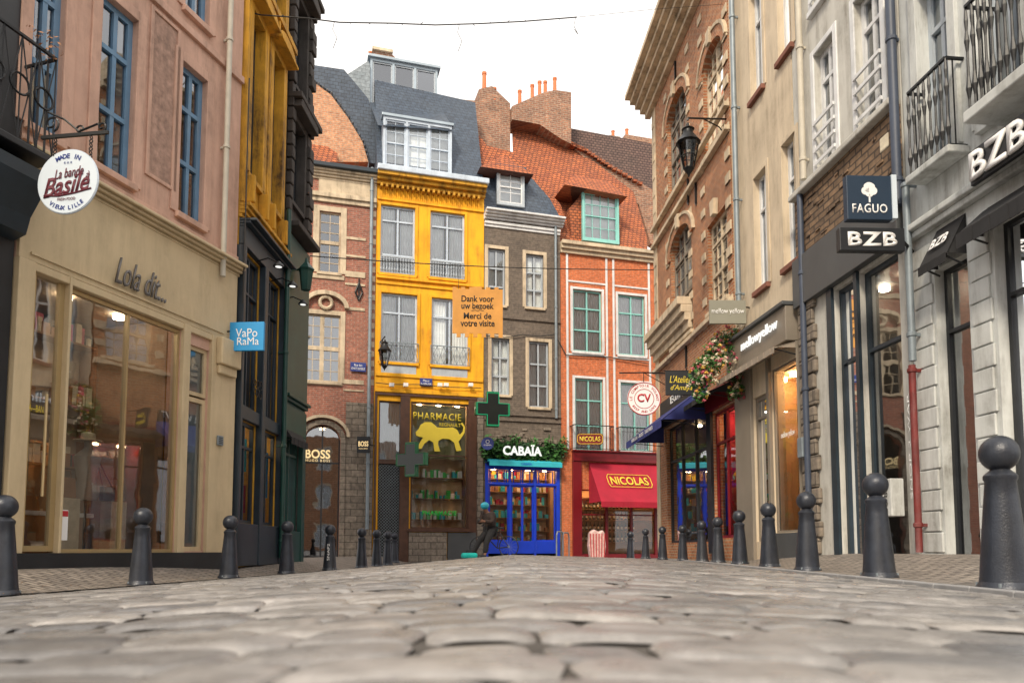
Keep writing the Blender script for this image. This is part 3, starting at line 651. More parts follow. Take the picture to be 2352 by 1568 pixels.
# ======================= C sooty
b=Cc.empty('sooty_stone_townhouse','soot blackened stone townhouse with a dark green shopfront')
zc3=Cc.Z(660,560)
cw_=[(.3,1.0,zc3+1.0,zc3+2.8),(.3,1.0,zc3+3.6,zc3+5.6)]; cs=[(.15,1.2,.7,2.7)]
wall(b,Cc,13,cw_+cs,m_soot,4.5)
for w in cw_:
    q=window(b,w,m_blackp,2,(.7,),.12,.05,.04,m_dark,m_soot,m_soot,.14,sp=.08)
    MB().prism([(w[0]-.25,w[3]+.12),(w[1]+.25,w[3]+.12),(w[1]+.2,w[3]+.3),((w[0]+w[1])/2,w[3]+.5),(w[0]-.2,w[3]+.3)],-.3,0).build('hood',m_soot,q,bevel=.02)
m=MB(); rr_=random.Random(3)
for zz in np.arange(zc3+.4,13,.28): 
    m.box(1.1,1.37+rr_.uniform(0,.02),-.1-rr_.uniform(0,.08),.0,zz,zz+.25); m.box(.02,.2,-.1-rr_.uniform(0,.05),0,zz,zz+.25)
for zz in (zc3+.3,zc3+3.1,zc3+6): m.box(0,Cc.L+.05,-.32,0,zz,zz+.12)
m.build('quoins',m_soot,b,bevel=.02)
box('fascia',m_green,b,.01,Cc.L,-.1,.02,2.75,3.3,bevel=.01); cornice(b,0,Cc.L,3.3,3.5,.2,m_green,3,'shop_cornice')
m=MB(); m.box(.0,.14,-.1,.05,0,2.74); m.box(1.21,Cc.L,-.1,.05,0,2.74); m.box(.15,1.2,-.08,.05,0,.69); m.build('shopfront_panelling',m_green,b,bevel=.01)
window(b,cs[0],m_green,2,(.8,),.03,.07,.05,glass=m_glass,name='shop_window')
box('fascia_upper',m_green,b,.01,Cc.L,-.1,.02,3.52,zc3+.2)
awning(b,.1,Cc.L-.3,2.9,2.6,.22,m_blackcloth)
t=thing('lantern_box','dark green lantern shaped lamp on the sooty stone corner','lamp',P(703,640,15.4),0)
MB().lathe((0,0,-.25),[(.1,0),(.15,.4),(.18,.45),(.05,.6),(.02,.7)],6).build('body',m_green,t); MB().cyl((-.45,.1,.1),(0,0,.3),.02,6).build('bracket',m_green,t)
downpipe('dark green drainpipe beside the dark green shopfront',Cc,655,470,1280,m_green,.05,-.16)
# ======================= D red brick stone corner shop
b=D.empty('red_brick_townhouse','red brick townhouse with cream stone mullioned windows and arched doorway')
zcor=D.Z(790,385,-.35)
d1=D.R(733,782,487,626); d2=D.R(697,781,722,876); dd=D.R(697,780,975,1285); d3=(d1[0]-1.9,d1[1]-1.9,d1[2],d1[3])
wall(b,D,zcor,[d1,d2,d3,dd+(.5,)],m_redbrick,5,-.8)
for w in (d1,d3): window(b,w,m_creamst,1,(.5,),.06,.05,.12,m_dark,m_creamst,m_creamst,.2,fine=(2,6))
window(b,d2,m_creamst,2,(.5,),.06,.05,.14,m_curt,m_creamst,m_creamst,.16,fine=(4,6),cw=.2,glass=m_dglass)
m=MB(); m.box(3.0,D.L-.01,-.05,.01,D.Z(790,455),zcor-.35); m.build('parapet',m_creamst,b,bevel=.01)
cornice(b,2.,D.L-.01,zcor-.35,zcor-.03,.25,m_creamst,4); cornice(b,2.,D.L-.01,D.Z(790,470),D.Z(790,450),.14,m_creamst,2,'string_course')
box('gutter',m_slatebl,b,2.,D.L+.05,-.38,.05,zcor-.03,zcor+.12,bevel=.02)
m=MB()
for py,h_ in ((636,.2),(655,.08),(712,.1),(882,.16),(898,.06),(550,.1),(590,.08)): z=D.Z(800,py); m.box(D.U(790),D.L-.35,-.03,.01,z,z+h_)
for py in (636,882): z=D.Z(700,py); m.box(2.,D.U(788),-.04,.01,z,z+.16)
m.build('stone_band',m_creamst,b,bevel=.008)
m=MB(); z=D.Z(850,1240)
i=0
while z<zcor-.4:
    if z>D.Z(850,905): m.box(D.L-(.2 if i%2 else .14),D.L-.012,-.015,.01,z,z+.2)
    i+=1; z+=.33
m.build('quoins',m_creamst,b,bevel=.006)
zs_=D.Z(790,905)
m=MB(); m.box(dd[1]+.16,D.L-.012,-.05,.01,-.8,zs_-.28); m.box(2,dd[0]-.16,-.05,.01,-.8,zs_-.28); m.build('stone_base',m_stoneblk,b)
def archmould(par,cx,cz,w,h,t,mat,y0,y1,name='arch_moulding',n=16):
    mm=MB()
    o=[(cx+(w+t)*math.cos(PI-PI*i/n),cz+(h+t)*math.sin(PI*i/n)) for i in range(n+1)]; q=[(cx+w*math.cos(PI-PI*i/n),cz+h*math.sin(PI*i/n)) for i in range(n+1)]
    for i in range(n): mm.prism([q[i],q[i+1],o[i+1],o[i]],y0,y1)
    return mm.build(name,mat,par)
cxd=(dd[0]+dd[1])/2; archmould(b,cxd,dd[3]-.5,(dd[1]-dd[0])/2,.5,.16,m_stoneblk,-.09,.0); archmould(b,cxd,dd[3]-.4,(dd[1]-dd[0])/2+.2,.62,.1,m_creamst,-.18,.0,'hood_moulding')
MB().box(dd[0]-.16,dd[0]-.002,-.09,.0,-.5,dd[3]-.5).box(dd[1]+.002,dd[1]+.16,-.09,0,-.5,dd[3]-.5).build('door_jamb',m_stoneblk,b)
window(b,dd,m_blackp,2,(.72,),.18,.05,.05,glass=m_dglass,name='door',lab='tall dark glazed arched doorway')
room(b,dd[0]-.2,dd[1]+.2,dd[2],dd[3],1.6,BR('dark_inner_brick',(.12,.1,.07),(.08,.065,.05),(.03,.025,.02)),m_lamp,0,None,1)
text(b,'BOSS',55/68,.3,(D.U(730,1043,.1),.1,D.Z(730,1042,.1)),m_txtgold,off=.02,ext=.01); text(b,'HUGO BOSS',54/68,.08,(D.U(730,1057,.1),.1,D.Z(730,1057,.1)),m_txtgold,ext=.01,sp=1.3)
cx_=(d2[0]+d2[1])/2; archmould(b,cx_+.1,d2[3]+.25,.62,.42,.14,m_creamst,-.16,0,'pediment'); MB().ring((cx_+.1,-.06,d2[3]+.4),.2,.06,'y',16,6).build('carved_shell',m_creamst,b)
MB().box(D.U(822)-.02,D.U(822)+.02,-.05,0,D.Z(822,685),D.Z(822,640)).tube([(D.U(822)-.12,-.04,D.Z(822,672)),(D.U(822),-.04,D.Z(822,650)),(D.U(822)+.12,-.04,D.Z(822,672)),(D.U(822),-.04,D.Z(822,690)),(D.U(822)-.12,-.04,D.Z(822,672))],.03).build('iron_anchor',m_black,b)
def plate(f,px0,px1,py0,py1,l1,l2,label):
    t=thing('street_name_plate',label,'sign',f.W(f.U((px0+px1)/2,py1,-.06),-.06,f.Z((px0+px1)/2,py1,-.06)),f.rz); w=(px1-px0)/67/2;h=(py1-py0)/67
    MB().box(-w,w,-.015,.0,0,h).build('board',m_plate,t,bevel=.005)
    text(t,l1,w*1.0,h*.26,(0,-.018,h*.7),m_txtwhite,ext=.002); text(t,l2,w*1.75,h*.26,(0,-.018,h*.3),m_txtwhite,ext=.002,off=.01)
plate(D,805,840,832,853,'Rue des','CHATS BOSSUS','blue enamel street plate on the red brick wall'); plate(E,964,993,868,887,'Place','du LION d\'OR','blue enamel street plate on the yellow facade')
t=thing('projecting_sign','small black square sign with gold letters beside the grey stone pier','sign',P(835,1021,24.4),0); k=F/24.4
MB().box(-15/k,15/k,-.03,.03,-19/k,19/k).build('board',m_blackp,t); text(t,'BOSS',23/k,12/k,(0,-.035,2/k),m_txtgold,off=.02,ext=.002); text(t,'HUGO BOSS',20/k,3/k,(0,-.035,-9/k),m_txtgold,ext=.002); MB().cyl((15/k,0,0),(15/k+.1,.3,0),.02,6).build('bracket',m_black,t)
gp=D.pts([(690,160),(722,190),(760,218),(800,272),(832,325),(846,372),(690,372)],.9); MB().prism(gp,.9,1.3).build('gable_wall',m_sunbrick,b)
gp=D.pts([(680,140),(722,152),(790,162),(845,228),(872,300),(885,380),(848,376),(834,325),(802,270),(762,215),(722,187),(680,165)],1.1); MB().prism(gp,1.05,5).build('roof',m_slate,b)
pl=[(722,188),(762,216),(802,270),(834,325),(847,370)]
for (a,c),(e,g_) in zip(pl,pl[1:]):
    for q in range(4):
        x_=a+(e-a)*q/4; y_=c+(g_-c)*q/4; u,z=D.uz(x_,y_,.95); MB().ball((u,.95,z),.05,.14,.045,8,4).build('ridge_tile',m_zinc,b,True)
MB().add(D.slope([(690,300),(724,318),(775,352),(775,372),(690,372)],zcor,.6,.1),[(0,1,2,3,4)]).build('lower_roof',m_tile,b)
# ======================= E yellow
b=E.empty('yellow_townhouse','bright yellow townhouse with slate mansard roof above a pharmacy front')
zc=E.Z(980,402,-.48)
w=[E.R(874,953,474,630),E.R(988,1067,489,640),E.R(875,958,675,832),E.R(991,1075,687,840)]
zsh=E.Z(990,906)
hs=[E.R(868,921,920,1285),E.R(943,1076,925,1214)]
wall(b,E,zc,w+hs,m_yel2,6,-.8)
for i,r in enumerate(w):
    q=window(b,r,m_bwhite,2,(.72,) if i>1 else (.78,.28),.07,.07,.06,m_curt,m_yel2,m_yel2,.1,sp=.045,cw=.42,lab='tall casement window with pale blue frame',glass=m_cglass)
    if i<2: railing(q,r[0]+.02,r[1]-.02,r[2]+.02,r[2]+.6,-.04,m_palegrey,.09,'bal')
    else:
        railing(q,r[0]-.04,r[1]+.04,r[2]+.02,r[2]+.68,-.09,m_pipe,.1,'x')
        MB().box(r[0]+.02,r[1]-.02,-.02,.02,r[2]-.42,r[2]-.11).build('apron_panel',m_palegrey,q,bevel=.006)
m=MB()
for py in (662,650): z=E.Z(980,py); m.box(.02,E.L-.02,-.05 if py==662 else -.09,.01,z,z+.09)
m.box(.03,E.L-.03,-.05,.01,E.Z(980,870),E.Z(980,862)); m.build('string_course',m_yel2,b,bevel=.01)
m=MB(); z=E.Z(980,466); h_=E.Z(980,442)-z
for k in range(46): u=.15+k*(E.L-.3)/46; m.box(u,u+.035,-.03,.0,z,z+h_)
m.box(.02,E.L-.02,-.06,.01,z-.1,z-.02); m.build('fluted_frieze',m_yel2,b)
z=zc-.5
m=MB(); 
for k in range(20): u=.1+k*(E.L-.2)/20; m.box(u,u+.08,-.24,.0,z+.02,z+.14)
m.build('dentils',m_yellow,b,bevel=.008); cornice(b,-.02,E.L+.02,z+.145,zc,.42,m_yellow,3)
box('gutter',m_bwhite,b,-.03,E.L+.08,-.5,.1,zc+.003,zc+.2,bevel=.03)
m=MB()
for a,c in ((.02,E.U(868)),(E.U(921)+.003,E.U(943)-.003),(E.U(1076)+.003,E.L-.25)): m.box(a+.003,c,-.06,.06,-.4,zsh-.03)
m.box(.02,E.L-.25,-.07,.0,zsh-.12,zsh-.032); m.build('shopfront_frame',m_brownwood,b,bevel=.01)
box('fascia',m_yel2,b,.02,E.L-.02,-.07,.0,zsh,zsh+.12)
dg=(hs[0][0],hs[0][1],-.3,E.Z(895,1064)); m=MB(); du=(dg[1]-dg[0]-.06)/7; nz=int((dg[3]-dg[2])/du)
for k in range(nz):
    for j in range(7):
        u=dg[0]+.03+j*du; z=dg[2]+k*du; m.cyl((u,.1,z),(u+du,.1,z+du),.008,4); m.cyl((u+du,.104,z),(u,.104,z+du),.008,4)
m.build('lattice_grille',m_pipe,b)
window(b,(hs[0][0],hs[0][1],dg[3]+.1,hs[0][3]),m_brownwood,1,(),.08,.05,.04,curt=m_curt,glass=m_wglass,cw=.5,name='transom_window')
box('shutter_box',m_brownwood,b,hs[0][0],hs[0][1],.05,.3,dg[3],dg[3]+.098)
box('door_panel',m_black,b,hs[0][0],hs[0][1],.2,.24,-.3,dg[3])
window(b,hs[1],m_brownwood,1,(.58,),.04,.06,.04,glass=m_glass,name='shop_window')
r=hs[1]; room(b,r[0],r[1],r[2],r[3],.9,m_warm,m_lampw,6,[m_txtwhite,m_txtgreen,m_cyan,m_petw],3)
box('blind',M('olive_blind',(.3,.3,.14),.9,.15,3,.1),b,r[0]+.08,r[1]-.08,.2,.21,r[2]+(r[3]-r[2])*.56,r[3]-.08)
text(b,'PHARMACIE',112/66,.25,(E.U(1005,956),.02,E.Z(1005,956)),m_txtyel,ext=.004,sp=1.1,off=.008); text(b,'REGNAULT',50/66,.12,(E.U(1034,975),.018,E.Z(1034,975)),m_txtyel,ext=.004); text(b,'PHARMACIE',80/66,.17,(E.U(1010,1178),.02,E.Z(1010,1178)),m_txtgreen,ext=.004,off=.02)
lion=[(956,1000),(955,992),(962,984),(966,975),(976,969),(990,969),(999,976),(1004,981),(1022,982),(1040,981),(1050,987),(1056,998),(1063,990),(1064,980),(1058,972),(1062,970),(1068,980),(1067,994),(1059,1006),(1053,1014),(1060,1034),(1048,1036),(1043,1016),(1032,1008),(1016,1007),(1007,1012),(1006,1020),(1011,1036),(998,1036),(995,1016),(986,1010),(975,1018),(968,1030),(957,1030),(966,1013),(972,1004),(964,1003)]
MB().prism(E.pts(lion,.02),.012,.02).build('lion_emblem',m_txtyel,b)
MB().box(E.U(943),E.U(1028),-.1,.03,-.8,hs[1][2]-.12).build('stone_base',m_stoneblk,b,bevel=.01)
box('stall_riser',m_slatefas,b,E.U(1030),E.L-.28,-.09,.03,-.8,hs[1][2]-.12,bevel=.01); box('shop_sill',m_brownwood,b,hs[1][0]-.1,hs[1][1]+.1,-.14,.02,hs[1][2]-.1,hs[1][2]-.0)
MB().box(E.L-.24,E.L-.01,-.06,.02,-.8,zsh-.02).build('stone_pier',m_stoneblk,b)
MB().solid([Vector(p) for p in [(0,.05,zc+.1),(E.L,.05,zc+.1),(E.L-.0,1.5,E.Z(1060,230,1.5)),(0,1.5,E.Z(900,190,1.5))]],[(0,4,zc+.1),(E.L,4,zc+.1),(E.L,4,E.Z(1060,230,1.5)),(0,4,E.Z(900,190,1.5))]).build('roof',m_slate,b)
def dormer(par,f,px0,px1,pyt,pyb,y,depth,mat,fr,n,rows=(.5,),roofmat=None,ov=.1,curt=m_curt,fine=None,gl=None,t=.08):
    r=f.R(px0,px1,pyt,pyb,None,y)
    w_=(r[1]-r[0]-t*(n+1))/n; holes=[(r[0]+t+i*(w_+t),r[0]+t+i*(w_+t)+w_,r[2]+.1,r[3]-.1) for i in range(n)]
    m=MB()
    m.box(r[0],r[1],y,y+.12,r[2],r[2]+.098); m.box(r[0],r[1],y,y+.12,r[3]-.098,r[3])
    for i in range(n+1): u=r[0]+i*(w_+t); m.box(u,u+t-.002,y+.002,y+.12,r[2]+.098,r[3]-.098)
    d=m.build('dormer',mat,par)
    MB().box(r[0],r[0]+.05,y+.121,y+depth,r[2],r[3]).box(r[1]-.05,r[1],y+.121,y+depth,r[2],r[3]).box(r[0]+.05,r[1]-.05,y+depth-.05,y+depth,r[2],r[3]).build('dormer_cheek',roofmat or mat,par)
    box('dormer_roof',roofmat or m_zincp,par,r[0]-ov,r[1]+ov,y-ov,y+depth,r[3]+.002,r[3]+.1,bevel=.01)
    for h in holes:
        window(d,h,fr,1,rows,y+.04,.05,.04,glass=gl or m_cglass,curt=None,fine=fine)
    if curt: box('dormer_blind',curt,par,r[0]+.06,r[1]-.06,y+.16,y+.17,r[2]+.12,r[3]-.14)
    return r
dormer(b,E,880,1038,278,394,.08,1.5,m_bwhite,m_bwhite,3,(.5,),None,.06,fine=(2,4))
r2=dormer(b,E,850,1005,146,255,1.5,2.6,m_zincp,m_palegrey,3,(),m_zincp,.1,curt=None,gl=m_wglass)
MB().add([Vector((E.U(868,292,.02),.02,E.Z(868,288,.02))),Vector((E.U(1046,300,.02),.02,E.Z(1046,300,.02))),Vector((E.U(1015,250,1.45),1.45,E.Z(1015,254,1.45))),Vector((E.U(848,235,1.45),1.45,E.Z(848,235,1.45)))],[(0,1,2,3)]).build('slate_apron',m_slate,b)
MB().prism(E.pts([(765,192),(846,140),(850,150),(850,250),(880,290),(868,300),(845,262),(822,232),(800,210)],1.4),1.4,4).build('slate_cladding',m_zinc,b)
ch=MB().prism(E.pts([(858,150),(858,118),(888,114),(908,132),(908,155)],2.4),2.4,3.1).build('chimney',m_chbrick,b)
def pot(ch,f,px,pt,pb,y,r=.1):
    u,z0=f.uz(px,pb,y); z1=f.Z(px,pt,y); h=z1-z0
    MB().lathe((u,y+.2,z0),[(r*1.1,0),(r*1.1,.08*h),(r*.9,.1*h),(r*.8,.85*h),(r,.88*h),(r,h)],10).build('chimney_pot',m_pot,ch,True)
pot(ch,E,852,113,140,2.5); box('chimney_cap',m_creamst,ch,E.U(855,118,2.4),E.U(902,118,2.4),2.3,3.2,E.Z(880,120,2.4),E.Z(880,114,2.4))
# ======================= F grey
b=G1.empty('grey_rendered_townhouse','dirty grey townhouse with white cornice and small dormer above a blue shop')
f=G1; zc=f.Z(1195,512)
w=[f.R(1121,1160,572,700),f.R(1208,1248,585,706),f.R(1129,1170,777,906),f.R(1215,1260,785,935)]
sh=f.R(1120,1279,1060,1290)
wall(b,f,zc,w+[sh],m_greybrick,6,-.8)
for i,r in enumerate(w): window(b,r,m_palegrey,2,(.66,.33),.08,.06,.06,m_curt,m_creamst,m_creamst,.13,cw=.45,sp=.03,glass=m_cglass)
zct=f.Z(1195,484,-.4); cornice(b,0,f.L+.1,zc-.02,zct,.4,m_white,4); cornice(b,0,f.L,zc-.3,zc-.1,.1,m_white,2,'string_course')
m=MB()
for z in (f.Z(1195,735),f.Z(1195,955),f.Z(1195,968)): m.box(0.02,f.L-.02,-.06,.01,z,z+.08)
m.build('string_course',m_greybrick,b)
m=MB()
for k in range(26): u=random.uniform(.0,f.L-.3); z=f.Z(1195,1055)+random.uniform(.25,1.1); m.box(u,u+random.uniform(.1,.35),-.03-random.uniform(0,.04),.01,z,z+random.uniform(.06,.16))
m.build('broken_render',m_stoneblk,b,bevel=.01)
m=MB(); m.box(.02,sh[0]-.12,-.05,.01,-.8,sh[3]+.2); m.box(sh[1]+.12,f.L-.02,-.05,.01,-.8,sh[3]+.2); m.build('stone_pier',m_stoneblk,b)
u0_,u1_,z0_,z1_=sh; uw=(u1_-u0_)
fr=MB()
for a,c in ((u0_-.1,u0_+.02),(u0_+uw*.3,u0_+uw*.33),(u0_+uw*.66,u0_+uw*.69),(u1_-.02,u1_+.1)): fr.box(a,c,-.06,.12,-.4,z1_-.1)
fr.box(u0_,u1_,-.05,.1,z1_-.85,z1_-.78); fr.box(u0_,u1_,-.05,.1,z0_+.3,z0_+.75); fr.box(u0_-.1,u1_+.1,-.08,.1,z1_-.3,z1_); fr.build('shopfront_frame',m_cobalt,b,bevel=.01)
for k in range(4):
    u=u0_+uw*(.03+k*.235); window(b,(u,u+uw*.22,z1_-.78,z1_-.32),m_cobalt,2,(),.04,.03,.03,glass=m_glass,name='transom_window')
for a,c in ((.02,.3),(.69,.98)): window(b,(u0_+uw*a,u0_+uw*c,z0_+.75,z1_-.85),m_cobalt,1,(),.04,.04,.03,glass=m_glass,name='shop_window')
dr=window(b,(u0_+uw*.33,u0_+uw*.66,z0_+.3,z1_-.85),m_cobalt,2,(),.02,.06,.08,glass=m_glass,name='door',lab='cobalt blue glazed double door')
room(b,u0_,u1_,z0_+.3,z1_-.2,1.1,m_warm,m_lamp,6,[m_cyan,m_tan,m_petw,m_redcloth,m_txtyel],4)
aw=awning(b,u0_-.05,u1_+.05,z1_+.1,z1_-.06,.45,m_cyan,.16); text(b,'CABAÏA',.4,.1,((u0_+u1_)/2,-.48,z1_-.12),m_cobalt,ext=.004)
gx=(f.U(1112),f.U(1290)); gz0=f.Z(1200,1058,-.2)-.12
m=MB(); 
for k in range(26): m.leaves((gx[0]+(gx[1]-gx[0])*k/25,-.12,gz0+.42+random.uniform(-.1,.17)),(.17,.12,.36),60,.07)
m.build('foliage_panel',m_leafd,b)
m=MB(); 
for k in range(24): m.leaves((gx[0]+(gx[1]-gx[0])*k/23,-.2,gz0+.42+random.uniform(-.25,.42)),(.17,.1,.27),28,.1)
m.build('bright_foliage',m_leaf,b)
text(b,'CABAÏA',92/64,.4,(f.U(1200,1031,-.36),-.36,f.Z(1200,1033,-.36)),m_txtlit,off=.03,ext=.03)
t=thing('round_wall_sign','small round blue sign at the left of the planted shop fascia','sign',P(1120,1018,25.3),0); MB().cyl((0,-.02,0),(0,.02,0),.22,24).build('board',m_plate,t); text(t,'CABAÏA',.26,.06,(0,-.025,-.05),m_txtwhite,ext=.002); MB().ring((0,-.025,.06),.06,.01,'y',12,4).build('emblem',m_txtwhite,t); MB().cyl((0,0,-.0),(-.1,.6,0),.02).build('bracket',m_black,t)
rp=f.slope([(1100,488),(1298,510),(1288,470),(1222,398),(1180,350),(1120,335),(1062,268),(1012,250),(1040,300),(1078,372)],zct,.35,.1); MB().add(rp,[tuple(range(len(rp)))]).build('roof',m_tile,b)
rp=f.slope([(1108,485),(1290,505),(1262,455),(1215,402),(1130,402),(1108,440)],zct,.3,.0); MB().add(rp,[tuple(range(len(rp)))]).build('slate_slope',m_slate,b)
dormer(b,f,1142,1205,388,472,.0,1.4,m_palegrey,m_white,1,(.5,),m_slate,.06,fine=(2,3))
r=f.R(1100,1222,345,398,None,-.05); cxx=(r[0]+r[1])/2
MB().add([(r[0],-.25,r[2]),(r[1],-.25,r[2]),(r[1],1.3,r[2]),(r[0],1.3,r[2]),(cxx,.3,r[3]),(cxx,1.3,r[3])],[(0,1,4),(1,2,5,4),(3,0,4,5),(0,3,2,1)]).build('dormer_hip_roof',m_tile,b)
ch=MB().prism(f.pts([(1040,240),(1052,228),(1100,232),(1100,205),(1130,198),(1172,238),(1172,350),(1092,330)],2.2),2.2,3.2).build('chimney',m_chbrick,b)
pot(ch,f,1115,160,200,2.2,.1);pot(ch,f,1138,196,226,2.1,.1)
# ======================= G orange
b=G.empty('orange_brick_townhouse','orange brick townhouse with white bands, turquoise windows and steep tiled roof')
f=G; zc=f.Z(1385,578,-.1)
w=[f.R(1316,1382,667,808),f.R(1420,1481,679,816),f.R(1321,1385,870,1035),f.R(1426,1492,880,1035)]
w2=[(a[0]+(w[1][0]-w[0][0]),a[1]+(w[1][0]-w[0][0]),a[2],a[3]) for a in (w[1],w[3])]
shn=f.R(1335,1560,1125,1290,at=1400)
wall(b,f,zc,w+w2+[shn],m_orbrick,6,-.8)
for i,r in enumerate(w+w2): window(b,r,m_turq,2,(.7,.35),.06,.06,.05,m_curt,m_white,m_white,.1,cw=.5,sp=.03,glass=m_cglass)
m=MB()
pu=[f.U(p) for p in (1303,1394,1410,1492)]; 
for u in pu+[pu[3]+.35]: m.box(u-.04,u+.04,-.035,.005,f.Z(1400,1035),zc-.2)
m.build('white_pilaster',m_white,b,bevel=.006)
m=MB()
for a,c in ((pu[0],pu[1]),(pu[2],pu[3])):
    for py in (655,820): z=f.Z(1400,py); m.box(a+.045,c-.045,-.028,.005,z-.03,z+.03)
m.build('white_band',m_white,b); zct=f.Z(1385,560,-.3); cornice(b,-.02,f.L,zc-.2,zct,.3,m_creamst,3)
for i in (2,3): r=w[i]; railing(b,r[0]-.2,r[1]+.25,f.Z(1400,1036),f.Z(1400,982),-.4,m_black,.13)
zsf=f.Z(1400,1040); u0_=f.U(1312)
fm=MB(); fm.box(u0_,f.L-.02,-.14,.0,zsf-.35,zsf); fm.box(u0_,shn[0]-.002,-.1,.02,-.6,zsf-.352); fm.box(u0_,f.L-.02,-.2,.0,zsf,zsf+.06); fm.box(shn[0],shn[1],-.08,.02,-.6,shn[2]+.25)
for k in range(1,4): u=shn[0]+(shn[1]-shn[0])*k/4; fm.box(u-.05,u+.05,-.06,.02,shn[2],shn[3])
fm.build('shopfront_frame',m_redpaint,b,bevel=.01)
window(b,(shn[0],shn[1],shn[2]+.25,shn[3]),m_redpaint,4,(.62,),.03,.05,.05,glass=m_glass,name='shop_window')
room(b,shn[0],shn[1],shn[2],shn[3]+.1,.9,m_warm,m_lamp,6,None,6)
au=f.U(1352,1062),f.U(1560); zat=f.Z(1400,1063); zab=f.Z(1440,1152,-1.15)
awning(b,au[0],au[1],zat,zab,1.15,m_redcloth,.2)
cu_=f.U(1446,1110,-.6); sl=math.atan2(zat-zab,1.15)
text(b,'NICOLAS',96/64,.4,(cu_,-.6,(zat+zab)/2+.05),m_txtyel,rx=sl,off=.02,ext=.004)
m=MB(); ww,hh=.86,.3
pts=[(-ww,-hh*.5),(-ww*.93,-hh),(ww*.93,-hh),(ww,-hh*.5),(ww,hh*.5),(ww*.93,hh),(-ww*.93,hh),(-ww,hh*.5)]
for q,(p0,p1) in enumerate(zip(pts,pts[1:]+pts[:1])): m.cyl((p0[0],0,p0[1]),(p1[0],0,p1[1]),.014,5)
o=m.build('sign_outline',m_txtyel,b); o.location=(cu_,-.61,(zat+zab)/2+.05); o.rotation_euler=(-(PI/2-sl),0,0)
t=thing('wall_sign','small dark red rounded sign with yellow capitals on the iron balcony','sign',P(1355,1008,26.2),0); k=F/26.2
pts=[(-31/k,-8/k),(-26/k,-13/k),(26/k,-13/k),(31/k,-8/k),(31/k,8/k),(26/k,13/k),(-26/k,13/k),(-31/k,8/k)]
MB().prism(pts,-.03,.03).build('board',m_redpaint,t); text(t,'NICOLAS',48/k,12/k,(0,-.035,0),m_txtyel,off=.02,ext=.003)
m=MB(); [m.cyl((p0[0]*.93,-.032,p0[1]*.86),(p1[0]*.93,-.032,p1[1]*.86),.01,5) for p0,p1 in zip(pts,pts[1:]+pts[:1])]; m.build('border',m_txtyel,t)
bp=None
for sI in range(1,5):
    zsI=shn[2]+.35+(shn[3]+.1-shn[2]-.7)*sI/5
    for k in range(15):
        loc=f.W(shn[0]+.15+k*.16,.9-.22,zsI+.002)
        if bp is None:
            bp=thing('wine_bottle','dark wine bottle on a lit shelf inside the wine red shop','bottle',loc,0,'wine bottles on the shop shelves')
            MB().lathe((0,0,0),[(.045,0),(.045,.2),(.018,.25),(.015,.32)],8).build('glass_body',m_bott,bp,True); MB().lathe((0,0,.06),[(.0465,0),(.0465,.09)],8).build('paper_label',m_petw,bp)
        else: c_=copy_tree(bp); c_.location=loc
rp=f.slope([(1282,556),(1488,585),(1486,545),(1455,440),(1330,345),(1245,288),(1175,272),(1178,352),(1222,405)],zct,.45,.15); MB().add(rp,[tuple(range(len(rp)))]).build('roof',m_tile,b)
dormer(b,f,1338,1422,440,556,.1,1.6,m_turq,m_turq,1,(.5,),m_tile,.06,fine=(4,4))
r=f.R(1284,1436,392,446,None,0)
MB().add([(r[0]+.15,-.2,r[2]+.12),(r[1],-.2,r[2]),(r[1],2.,r[2]),(r[0]+.15,2.,r[2]+.2),(r[0]+.8,.5,r[3]),(r[1]-.5,.5,r[3]-.05),(r[0]+.8,2,r[3]),(r[1]-.5,2,r[3])],[(0,1,5,4),(1,2,7,5),(0,4,6,3),(4,5,7,6),(0,3,2,1)]).build('dormer_hip_roof',m_tile,b)
MB().prism(f.pts([(1308,478),(1338,445),(1338,556),(1312,550)],.3),.3,1.5).build('dormer_tile_cheek',m_tile,b)
MB().prism(f.pts([(1308,328),(1345,342),(1480,425),(1560,470),(1560,600),(1495,560),(1468,470),(1440,450),(1330,352)],2.3),2.3,2.6).build('gable_wall',m_chbrick,b)
pl=[(1310,330),(1345,346),(1400,382),(1482,428)]
for (a,c),(e,g_) in zip(pl,pl[1:]):
    for q in range(7): x_=a+(e-a)*q/7; y_=c+(g_-c)*q/7; u,z=f.uz(x_,y_,2.2); MB().box(u-.09,u+.1,2.15,2.5,z-.05,z+.06).build('ridge_tile',m_tile,b)
MB().prism(f.pts([(1306,294),(1478,326),(1540,340),(1540,520),(1480,428),(1345,345),(1308,330)],3.),3.,3.4).build('rear_roof',m_tiled,b)
ch=MB().prism(f.pts([(1176,244),(1250,212),(1276,207),(1312,212),(1312,330),(1290,320),(1240,286),(1176,274)],2.0),2.0,3.0).build('chimney',m_chbrick,b)
for px_,pt_,pb_ in ((1197,202,240),(1226,189,226),(1243,181,218),(1256,181,216),(1278,173,210)): pot(ch,f,px_,pt_,pb_,2.0,.09)
ch=MB().box(f.U(1400,300,5),f.U(1425,300,5),5,5.6,f.Z(1400,330,5),f.Z(1400,310,5)).build('chimney',m_chbrick,b); pot(ch,f,1412,296,311,5,.09)
ch=MB().box(f.U(1436,300,5),f.U(1500,300,5),5,5.6,f.Z(1440,340,5),f.Z(1440,309,5)).build('chimney',m_chbrick,b); pot(ch,f,1444,292,309,5,.09)
downpipe('grey drainpipe between the red brick and yellow houses',D,849,385,1215,m_pipe,.06,-.14)
downpipe('grey drainpipe between the grey and orange brick houses',G1,1277,520,960,m_pipe,.05,-.1)
